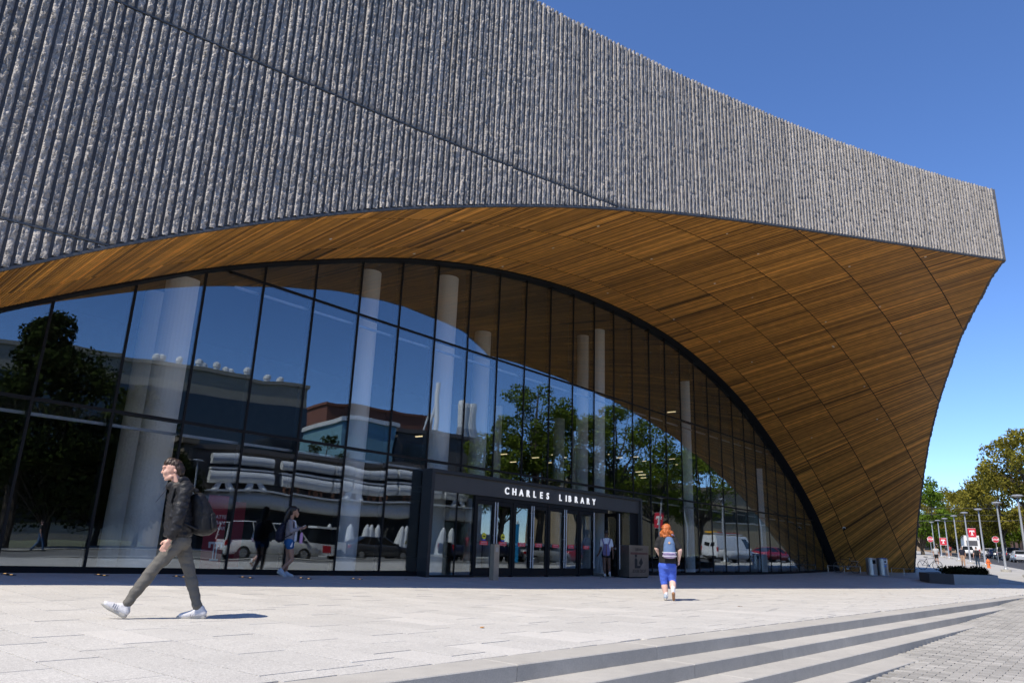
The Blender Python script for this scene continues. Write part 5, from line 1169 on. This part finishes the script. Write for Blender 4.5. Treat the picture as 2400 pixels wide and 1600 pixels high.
    for x in ax:
        for sgn in (-1, 1):
            wv = next(s_[1] for s_ in st if s_[0] > x - .6)
            mb = MB(); yo = sgn * (wv + .015); yi = sgn * (wv - .22)
            prof = []
            mb.tube([(x, yi, rad), (x, yi + (yo - yi) * .12, rad), (x, yi + (yo - yi) * .88, rad), (x, yo, rad)], [rad * .92, rad, rad, rad * .93], 20); wh = part(mb, 'wheel', TYRE, e)
            mb = MB(); mb.tube([(x, yo - sgn * .02, rad), (x, yo + sgn * .006, rad)], [rad * .66, rad * .60], 14); o = mb.build('rim', RIM); o.parent = wh
            mb = MB(); mb.tube([(x, yi, rad), (x, yo - sgn * .05, rad)], rad * 1.16, 18); part(mb, 'wheel_arch', PLAST, e)
    xb, xfr = st[1][0], st[-2][0]
    for sgn in (-1, 1):
        mb = MB(); w2, z2 = st[1][1], st[1][3]
        if kind in ('van', 'cargo', 'suv', 'pickup'): mb.box((xb - .045, min(sgn * (w2 - .14), sgn * (w2 + .004)), z2 - .35), (xb + .10, max(sgn * (w2 - .14), sgn * (w2 + .004)), z2 + (.05 if kind == 'cargo' else -.02)))
        else: mb.box((xb - .06, min(sgn * .45, sgn * (w2 + .002)), z2 - .26), (xb + .14, max(sgn * .45, sgn * (w2 + .002)), z2 - .10))
        part(mb, 'taillight', LRED, e)
        mb = MB(); w3, z3 = st[-2][1], st[-2][3]; mb.box((xfr - .16, min(sgn * (w3 - .28), sgn * (w3 + .004)), z3 - .18), (xfr + .06, max(sgn * (w3 - .28), sgn * (w3 + .004)), z3 - .04)); part(mb, 'headlight', LWH, e)
    mb = MB(); mb.box((st[0][0] - .04, -.8, st[0][2] - .08), (st[0][0] + .2, .8, st[0][2] + .12)); part(mb, 'rear_bumper', PLAST if kind != 'sedan' else pm, e)
    mb = MB(); mb.box((st[0][0] - .048, -.16, st[0][2] + .22), (st[0][0] - .03, .16, st[0][2] + .33)); part(mb, 'number_plate', M['whitesign'], e)
    for sgn in (-1, 1): mb = MB(); q = lerp_side(.97, sgn, .08, .02); mb.box((q[0] - .06, min(q[1], q[1] + sgn * .18), q[2]), (q[0] + .03, max(q[1], q[1] + sgn * .18), q[2] + .13)); part(mb, 'mirror', pm, e)
    if kind == 'pickup':
        mb = MB(); mb.box((-2.85, -.80, 1.0), (-.85, .80, 1.152)); part(mb, 'bed', PLAST, e)
    return e
def on_road(q, a): return QP(q, a)
# across the road, seen past the building
PARK = 'cars parked along the far kerb'
for (px, dep, kind, col, lab) in ((2392, 96, 'sedan', (.42, .43, .44), 'silver hatchback parked across the road near the hydrant'), (2372, 104, 'suv', (.05, .05, .055), 'dark grey car parked behind the silver one across the road'), (2350, 112, 'suv', (.02, .02, .022), 'black car parked across the road behind the stop sign'),
                                  (2332, 121, 'sedan', (.03, .04, .08), 'dark blue car parked across the road by the brick building'), (2318, 130, 'sedan', (.6, .6, .6), 'white car parked across the road next to the dark blue one')):
    P = at_d(px, 1310, dep); a_ = float(P[:2] @ QN); q_ = float(P[:2] @ QD); P = QP(q_, min(a_, KB - 1.1)); car(kind, lab, P, QA, col)
P = at_d(2268, 1310, 128); car('suv', 'white sport utility vehicle stopped in the road in front of the white truck', P, QA, (.7, .7, .7))
# white box truck
P = at_d(2278, 1308, 138); tk = empty('box_truck', (float(P[0]), float(P[1]), gz(P[0], P[1]) - .1), QA, 'white box truck with roof vents standing in the road', 'truck')
mb = MB(); mb.box((-3.2, -1.2, .75), (2.2, 1.2, 3.5)); part(mb, 'box', M['white'], tk); mb = MB(); mb.hexa([(2.25, -1.1, .6), (4.0, -1.05, .6), (4.0, 1.05, .6), (2.25, 1.1, .6), (2.25, -1.05, 2.5), (3.2, -.95, 2.5), (3.2, .95, 2.5), (2.25, 1.05, 2.5)]); part(mb, 'cab', M['white'], tk)
mb = MB(); mb.box((-3.1, -1.0, .45), (3.6, 1.0, .74)); part(mb, 'chassis', PLAST, tk)
for x in (-2, 3): 
    for sgn in (-1, 1): mb = MB(); mb.tube([(x, sgn * .85, .45), (x, sgn * 1.12, .45)], .45, 16); part(mb, 'wheel', TYRE, tk)
for x in (-2, .2): mb = MB(); mb.box((x - .4, -.4, 3.5), (x + .4, .4, 3.72)); part(mb, 'roof_vent', M['galv'], tk)
for sgn in (-1, 1): mb = MB(); mb.box((-3.24, sgn * 1.0 - .1, .8), (-3.19, sgn * 1.0 + .1, 1.1)); part(mb, 'taillight', LRED, tk)
mb = MB(); mb.box((-3.22, -.85, 1.7), (-3.205, .85, 2.6)); part(mb, 'rear_hatch', mat('hatch_dark', (.1, .1, .11), .4), tk)
# street trees seen directly
GT = 'street trees beyond the lamps'
for (px, dep, h_, rx, kind, seed, th_, lab) in ((2164, 128, 13.6, 4.6, 'green', 21, .06, 'bright green street tree just past the building corner'), (2226, 150, 13.2, 5.5, 'olive', 22, .08, 'tall olive-yellow street tree behind the lamp posts'), (2288, 138, 13.2, 5.6, 'olive', 23, .1, 'broad yellowing street tree above the white truck'),
        (2358, 114, 12.8, 5.4, 'olive', 24, .25, 'yellow-green plane tree in front of the brick building'), (2436, 97, 17.0, 5.4, 'olive', 25, .42, 'tallest yellowing street tree reaching past the picture edge'), (2205, 178, 10, 6, 'green', 27, .04, 'far green tree behind the stop sign and low banner'),
        (2245, 186, 10, 6.5, 'olive', 28, .04, 'far yellowing tree behind the walkers on the pavement'), (2290, 182, 11, 7, 'green', 29, .04, 'far green tree behind the white truck'), (2330, 150, 9, 5.5, 'green', 30, .06, 'green tree between the truck and the brick building')):
    P = at_d(px, 1305, dep); tree(lab, P, h_, rx, kind, seed, th_, 85, 110, .40)
P = at_d(2240, 1305, 215); e = empty('end_building', (float(P[0]), float(P[1]), gz(P[0], P[1])), QA, 'low tan building closing the far end of the street', 'building')
mb = MB(); mb.box((0, -22, -2), (12, 26, 5.2)); part(mb, 'wall', mat('far_tan', (.30, .22, .15), .85, noise=(1, .1)), e); mb = MB(); mb.box((-.3, -22.3, 5.2), (12, 26.3, 5.7)); part(mb, 'roof', M['darkconcrete'], e)
for y in range(-20, 25, 5): mb = MB(); mb.box((-.06, y, 1.0), (.2, y + 2.6, 3.6)); part(mb, 'window', mat('far_window', (.03, .035, .04), .2), e)
# brick building across the street
P0 = at_d(2298, 1300, 150); P1 = at_d(2470, 1300, 118)
a_ = KB + 4.5; qA, qB = 158., 262.
M['bricks'] = mat('brown_brick', (.23, .12, .085), .85, noise=[(3, .12), (30, .12)]); M['darkwin'] = mat('dark_window', (.02, .025, .03), .12, spec=.7)
bb = empty('brick_building', tuple(QP(qA, a_)), 0, 'brown brick campus building behind the parked cars across the road', 'building'); o0 = nL(bb.location)
def qbox(mb, q0, q1, a0, a1, z0, z1, org, zref): mb.hexa([nL([*(QD * q + QN * a), zref + z]) - org for z in (z0, z1) for q, a in ((q0, a0), (q0, a1), (q1, a1), (q1, a0))])
mb = MB(); qbox(mb, qA, qB, a_, a_ + 30, -1, 9.5, o0, o0[2]); part(mb, 'wall', M['bricks'], bb)
mb = MB(); qbox(mb, qA - .2, qB, a_ - .25, a_ + 30, 9.5, 10.0, o0, o0[2]); part(mb, 'parapet', M['bricks'], bb)
for q in np.arange(qA + 3, qB - 4, 6.):
    for z0, z1 in ((.4, 3.6), (5.2, 8.2)):
        mb = MB(); qbox(mb, q, q + 2.2, a_ - .06, a_ + .3, z0, z1, o0, o0[2]); w_ = part(mb, 'window', M['darkwin'], bb); mb = MB(); qbox(mb, q - .12, q + 2.32, a_ - .1, a_ - .06, z0 - .15, z0, o0, o0[2]); o = mb.build('sill', M['concrete']); o.parent = w_
for z in (2.0, 5.0):
    mb = MB(); qbox(mb, qA - .05, qA, a_ + 3, a_ + 5, z, z + 2.2, o0, o0[2]); part(mb, 'window', M['darkwin'], bb)
# ================================================================== the far side of the street, seen mirrored in the glass
def refl(x, y, a):
    O = mirror(C0); d = ray(x, y); d = d - NN * 2 * (d @ NN); t = (a - O[:2] @ QN) / (d[:2] @ QN); return O + d * t
def rq(px, a, py=1200): return float(refl(px, py, a)[:2] @ QD)
def rz_(px, py, a): return float(refl(px, py, a)[2])
ZG = -.25
M['pipewhite'] = mat('white_concrete', (.70, .71, .72), .6, noise=[(2, .06), (20, .05)]); M['taupe'] = mat('taupe_render', (.13, .115, .105), .8, noise=(1, .1)); M['copper'] = mat('copper_ring', (.30, .13, .07), .5, metal=.2)
A1 = 31.0
# --- pipe-fronted building
pb = empty('pipe_building', tuple(map(float, (*(QD * 20 + QN * A1), ZG))), 0, 'taupe building fronted with thick white horizontal pipes, mirrored in the glass', 'building'); o0 = nL(pb.location)
qL, qR = rq(440, A1), rq(1130, A1)
mb = MB(); qbox(mb, qL, qR, A1 + .9, A1 + 16, -.6, 8.1, o0, ZG); part(mb, 'wall', M['taupe'], pb)
mb = MB(); qbox(mb, qL - .2, qR + .2, A1 + .6, A1 + 16, 8.1, 8.5, o0, ZG); part(mb, 'parapet', M['taupe'], pb)
def hpipe(px0, px1, z, r, a=A1):
    q0, q1 = rq(px0, a), rq(px1, a); mb = MB(); c0, c1 = QD * q0 + QN * (a + .3), QD * q1 + QN * (a + .3)
    mb.tube([nL([c0[0], c0[1], z + ZG]) - o0, nL([c1[0], c1[1], z + ZG]) - o0], r, 16); part(mb, 'pipe', M['pipewhite'], pb)
for (a, b) in ((482, 632), (652, 768), (772, 820), (824, 856), (858, 924), (930, 1020), (1030, 1085)):
    hpipe(a, b, 7.35, .42); hpipe(a, b, 5.95, .50)
    mb = MB(); qbox(mb, rq(a, A1), rq(b, A1), A1, A1 + .9, 6.5, 6.66, o0, ZG); part(mb, 'ledge', M['pipewhite'], pb)
hpipe(462, 1000, 4.15, .62); hpipe(1040, 1110, 4.15, .62)
mb = MB(); qbox(mb, rq(462, A1), rq(1110, A1), A1 - .6, A1 + 1, 4.78, 4.92, o0, ZG); part(mb, 'ledge', M['pipewhite'], pb)
for px in (520, 590, 832, 1066): # leaning white legs between the pipes
    for dq in (-.45, .45):
        q = rq(px, A1); mb = MB(); c0, c1 = QD * (q + dq * .6) + QN * (A1 + .3), QD * (q + dq * 1.6) + QN * (A1 + .1); mb.tube([nL([*c0, 5.6 + ZG]) - o0, nL([*c1, 4.6 + ZG]) - o0], [.2, .32], 10); part(mb, 'leg', M['pipewhite'], pb)
for px in (668, 684, 730, 742, 785, 803, 872, 884, 902, 955, 968):
    q = rq(px, A1); c = QD * q + QN * (A1 + .25); mb = MB()
    mb.tube([nL([*(c + QD * .36 * math.cos(t)), 5.2 + ZG + .36 * math.sin(t)]) - o0 for t in np.linspace(0, 2 * math.pi, 21)], .10, 8, cap=False); part(mb, 'ring', M['copper'], pb)
for px in (775, 800, 832, 870, 880, 896, 948, 958, 1035, 1055): # tall white fins at the pavement
    q = rq(px, A1 - 1); mb = MB(); c = QD * q + QN * (A1 - .4); prof = [(0, 1.5, 0), (.0, 1.5, .3), (.15, 1.2, 1.5), (.35, .7, 2.4), (.5, .3, 2.8)]
    mb.tube([nL([*(c + QD * x * .5), z + ZG]) - o0 for x, w_, z in prof], [.55, .52, .40, .26, .08], 10); part(mb, 'fin', M['pipewhite'], pb)
mb = MB(); qbox(mb, rq(480, A1), rq(1100, A1), A1 + .82, A1 + .92, .1, 3.4, o0, ZG); part(mb, 'shopfront', M['darkwin'], pb)
# --- stone gable left of the pipes
def block(name, label, cat, q0, q1, a0, dp, h, m, zg=ZG, wins=None, cap=None, group=None):
    e = empty(name, tuple(map(float, (*(QD * q0 + QN * a0), zg))), 0, label, cat, group); o_ = nL(e.location)
    mb = MB(); qbox(mb, q0, q1, a0, a0 + dp, -1, h, o_, zg); part(mb, 'wall', m, e)
    mb = MB(); qbox(mb, q0 - .3, q1 + .3, a0 - .3, a0 + dp, h, h + .5, o_, zg); part(mb, 'roof', cap or m, e)
    if wins:
        w0, gap, rows = wins
        q = q0 + gap
        while q + w0 < q1 - gap * .5:
            for z0, z1 in rows:
                mb = MB(); qbox(mb, q, q + w0, a0 - .05, a0 + .3, z0, z1, o_, zg); part(mb, 'window', M['darkwin'], e)
            q += w0 + gap
    return e
M['tanstone'] = mat('tan_concrete', (.30, .265, .215), .8, noise=[(.6, .1), (5, .08)]); M['tanbrick'] = mat('tan_brick', (.34, .265, .17), .85, noise=[(1, .08), (12, .1)]); M['redbrick'] = mat('red_brick', (.22, .085, .055), .85, noise=(2, .12)); M['bluepanel'] = mat('pale_blue_cladding', (.20, .38, .46), .55, noise=(1.2, .12)); M['roughstone'] = mat('rubble_stone', (.20, .165, .12), .9, noise=[(1.6, .4), (9, .2)], bump=(4, .8, .1))
block('stone_house', 'rubble stone gable wall next to the pipe building, mirrored in the glass', 'building', rq(415, A1), rq(438, A1), A1 + .5, 10, 8.4, M['roughstone'])
tb_ = block('lab_building', 'long pale concrete building with small white roof vents, mirrored in the glass', 'building', -70, rq(690, 70), 70, 25, 22.3, M['tanstone'])
o_ = nL(tb_.location)
mb = MB(); qbox(mb, -70, rq(690, 70), 69.8, 70, 2, 19.3, o_, ZG); part(mb, 'glass_front', M['darkwin'], tb_)
for z in (7, 12): mb = MB(); qbox(mb, -70, rq(690, 70), 69.6, 69.8, z, z + .25, o_, ZG); part(mb, 'floor_edge', M['galv'], tb_)
for px in (298, 312, 362, 411, 421, 453, 477, 490, 530, 600, 632):
    q = rq(px, 74); c = QD * q + QN * 74; mb = MB(); hv = .35 + (px % 7) * .1
    mb.lathe([(.42, 22.7), (.42, 23.1 + hv), (.54, 23.15 + hv), (.5, 23.6 + hv), (.15, 23.85 + hv)], 10, (c[0] - o_[0], c[1] - o_[1], 0)); part(mb, 'roof_vent', M['white'], tb_)
block('brick_tower', 'red brick tower block with narrow windows, mirrored in the glass', 'building', rq(745, 100), rq(1000, 100), 100, 20, 26.5, M['redbrick'], wins=(2.0, 3.2, ((19, 21.5), (14, 16.5), (9, 11.5))))
block('blue_hall', 'pale blue clad hall behind the pipe building, mirrored in the glass', 'building', rq(788, 50), rq(912, 50), 50, 14, 15.2, M['bluepanel'], cap=M['white'])
block('tan_office', 'tan building with one dark window behind the pipe building, mirrored in the glass', 'building', rq(918, 52), rq(1110, 52), 52, 14, 15.0, M['taupe'], wins=(5.0, 1.2, ((11, 13.6),)))
for i, px in enumerate((1078, 1095)):
    q = rq(px, 100); c = QD * q + QN * 100; e = empty('chimney_stack', (c[0], c[1], ZG), 0, 'pair of white tapering chimney stacks mirrored above the trees', 'chimney', 'white chimney stacks in the mirror image'); mb = MB(); mb.lathe([(1.5, 0), (1.5, 24), (1.25, 30.2), (1.0, 31)], 16); part(mb, 'shaft', M['white'], e); mb = MB(); mb.lathe([(1.9, 22), (1.55, 25.5)], 12); part(mb, 'collar', M['galv'], e)
q = rq(1010, 72); c = QD * q + QN * 72; e = empty('flue', (c[0], c[1], ZG), 0, 'tall thin white flue mirrored beside the column', 'chimney'); mb = MB(); mb.lathe([(.42, 0), (.42, 27)], 12); part(mb, 'pipe', M['white'], e); mb = MB(); mb.tube([(0, -2.2, 17), (0, -.3, 23)], .18, 6); part(mb, 'brace', M['white'], e)
tr_ = block('tan_campus_building', 'tan brick building with a dark window band behind the white van, mirrored in the glass', 'building', rq(1420, 42), rq(1900, 42), 42, 18, 10.6, M['tanbrick'])
o_ = nL(tr_.location); q0, q1 = rq(1665, 42), rq(1900, 42)
for k_ in range(int((q1 - q0) / 3)):
    mb = MB(); qbox(mb, q0 + k_ * 3 + .1, q0 + k_ * 3 + 2.85, 41.9, 42.2, 6.2, 7.9, o_, ZG); w_ = part(mb, 'window', M['darkwin'], tr_); mb = MB(); qbox(mb, q0 + k_ * 3, q0 + k_ * 3 + 2.95, 41.85, 41.9, 6.0, 6.2, o_, ZG); o = mb.build('sill', M['concrete']); o.parent = w_
# --- trees mirrored in the glass
def rtree(label, px, a, h, rx, kind, seed, **kw):
    q = rq(px, a); c = QD * q + QN * a; return tree(label, c, h, rx, kind, seed, lz=gz(c[0], c[1]), **kw)
rtree('dark pine mirrored at the left end of the glass', 20, 27.5, 15.5, 5.0, 'dark', 41, conifer=True, n_cl=90, n_leaf=120, leaf=.34, trunk_h=.10)
rtree('dark spreading pine mirrored beside the first mullions', 120, 29, 13.8, 6.4, 'dark', 42, n_cl=110, n_leaf=130, leaf=.34, trunk_h=.10)
rtree('dark leafy tree mirrored behind the pair of columns', 235, 30, 9.5, 5.5, 'dark', 43, n_cl=80, n_leaf=120, leaf=.34, trunk_h=.12)
rtree('low dark tree mirrored over the pale street level', 330, 30, 7.6, 4.0, 'dark', 44, n_cl=60, n_leaf=110, leaf=.3, trunk_h=.14)
rtree('round tree mirrored between the brick tower and the blue hall', 745, 46, 12.3, 4.2, 'dark', 45, n_cl=60, n_leaf=110, leaf=.34, trunk_h=.2)
for (px, a, h_, rx, sd, lab) in ((1165, 28, 13.0, 3.6, 51, 'feathery locust tree mirrored above the left of the entrance header'), (1255, 27.5, 18.0, 4.4, 52, 'tallest locust tree mirrored above the entrance lettering'), (1345, 28, 16.5, 4.4, 53, 'locust tree mirrored above the right end of the entrance'), (1440, 28, 17.0, 5.0, 54, 'broad locust tree mirrored right of the entrance'), (1540, 29, 16.0, 5.4, 55, 'sunlit locust tree mirrored above the book drop'), (1640, 30, 13.0, 4.6, 56, 'small locust tree mirrored above the white van')):
    rtree(lab, px, a, h_, rx, 'locust', sd, n_cl=85, n_leaf=120, leaf=.30, trunk_h=.22)
rtree('street tree in yellow flower mirrored by the dark sedan', 975, 26.5, 2.2, .8, 'olive', 57, n_cl=14, n_leaf=60, leaf=.12, trunk_h=.3)
# --- parked vehicles mirrored in the glass (near kerb)
AK = KA + 1.15
for (px0, px1, kind, col, lab) in ((562, 690, 'van', (.66, .66, .64), 'white passenger van mirrored behind the woman with the phone'), (826, 936, 'sedan', (.045, .048, .055), 'dark grey sedan mirrored left of the entrance'), (1050, 1180, 'pickup', (.012, .018, .05), 'dark blue pickup mirrored in the left doors'),
        (1206, 1312, 'sedan', (.30, .31, .32), 'silver sedan mirrored in the middle doors'), (1325, 1390, 'sedan', (.30, .015, .025), 'red car mirrored in the right doors')):
    P = QP(rq((px0 + px1) / 2, AK, 1320), AK); car(kind, lab, P, QA, col)
# small utility cart with a sign
P = QP(rq(745, AK, 1320), AK); ut = empty('utility_cart', (float(P[0]), float(P[1]), gz(P[0], P[1]) - .12), QA, 'white utility cart with a red emblem, mirrored beside the van', 'cart')
mb = MB(); mb.box((-1.5, -.75, .35), (1.4, .75, 1.0)); part(mb, 'body', M['white'], ut); mb = MB(); mb.hexa([(-.6, -.72, 1.0), (1.2, -.72, 1.0), (1.2, .72, 1.0), (-.6, .72, 1.0), (-.5, -.68, 1.85), (.9, -.68, 1.85), (.9, .68, 1.85), (-.5, .68, 1.85)]); part(mb, 'cab', CGL, ut)
mb = MB(); mb.box((-.65, -.74, 1.85), (1.0, .74, 1.97)); part(mb, 'roof', M['white'], ut)
for x in (-1.1, 1.0):
    for sgn in (-1, 1): mb = MB(); mb.tube([(x, sgn * .55, .28), (x, sgn * .78, .28)], .28, 14); part(mb, 'wheel', TYRE, ut)
for sgn in (-1, 1): mb = MB(); mb.box((-.2, sgn * .752 - .004, .52), (.3, sgn * .752 + .004, .92)); part(mb, 'emblem', M['redsign'], ut)
# white cargo van with roof rack and a red car further along
qv = rq(1712, 15.5, 1318); P = QP(qv, 15.5); cv = car('cargo', 'white cargo van with ladders on its roof rack, mirrored right of the book drop', P, QA, (.72, .73, .74))
mb = MB()
for y in (-.6, 0, .6): mb.tube([(-2.7, y, 2.62), (1.2, y, 2.62)], .04, 6)
for x in (-2.5, -.8, .9): mb.tube([(x, -.75, 2.5), (x, -.75, 2.6), (x, .75, 2.6), (x, .75, 2.5)], .03, 6)
part(mb, 'roof_rack', M['galv'], cv); mb = MB(); mb.box((-1.6, -.2, 2.66), (1.3, .25, 2.76)); part(mb, 'ladder', mat('red_ladder', (.4, .06, .04), .6), cv); mb = MB(); mb.box((-2.8, -.6, 2.66), (-1.9, .3, 2.80)); part(mb, 'beacon_bar', mat('amber_bar', (.8, .42, .03), .5), cv)
P = QP(rq(1812, 16, 1318), 16); car('sedan', 'red car mirrored ahead of the white cargo van', P, QA, (.28, .012, .022))
# lamps, banner and post on the mirrored side
for px, a, lb in ((1548, 10.6, 'silver street lamp with a red banner mirrored right of the entrance'), (1607, 24.2, 'tall street lamp mirrored just before the white cargo van'), (1787, 24.2, 'tall street lamp mirrored between the cargo van and the red car'), (432, 24.2, 'tall street lamp mirrored beside the rubble stone gable')):
    q = rq(px, a, 1320); c = QD * q + QN * a; lamp(lb, (c[0], c[1]), 5.2 if a < 20 else 6.2, group='street lamps in the mirror image')
q = rq(1556, 10.8, 1250); c = QD * q + QN * 10.75; banner('red banner mirrored in the glass right of the entrance', (c[0], c[1]), 2.7, .8, 1.3, 1)
q = rq(1195, 10.2, 1300); c = QD * q + QN * 10.2; e = empty('call_post', (c[0], c[1], gz(c[0], c[1])), 0, 'bright blue emergency call post mirrored in the second door', 'call post'); mb = MB(); mb.box((-.14, -.14, 0), (.14, .14, 2.5)); part(mb, 'post', mat('call_blue', (.02, .28, .62), .4), e); mb = MB(); mb.lathe([(.08, 2.5), (.08, 2.65), (.02, 2.72)], 10); part(mb, 'beacon', M['whitesign'], e)
walker('person in red shirt with a dark backpack mirrored in the left side light', 1076, 1318, 47, 1.75, True, cloth('dark_red_tee', (.25, .02, .03)), BLACK_C, SK_D, HK, True, PK, mir=True)
walker('person in jeans mirrored near the left end of the glass', 92, 1300, 44, 1.75, True, cloth('black_tee', (.03, .03, .03)), cloth('blue_jeans', (.06, .12, .22)), SK_L, HB, mir=True, stride=.3)
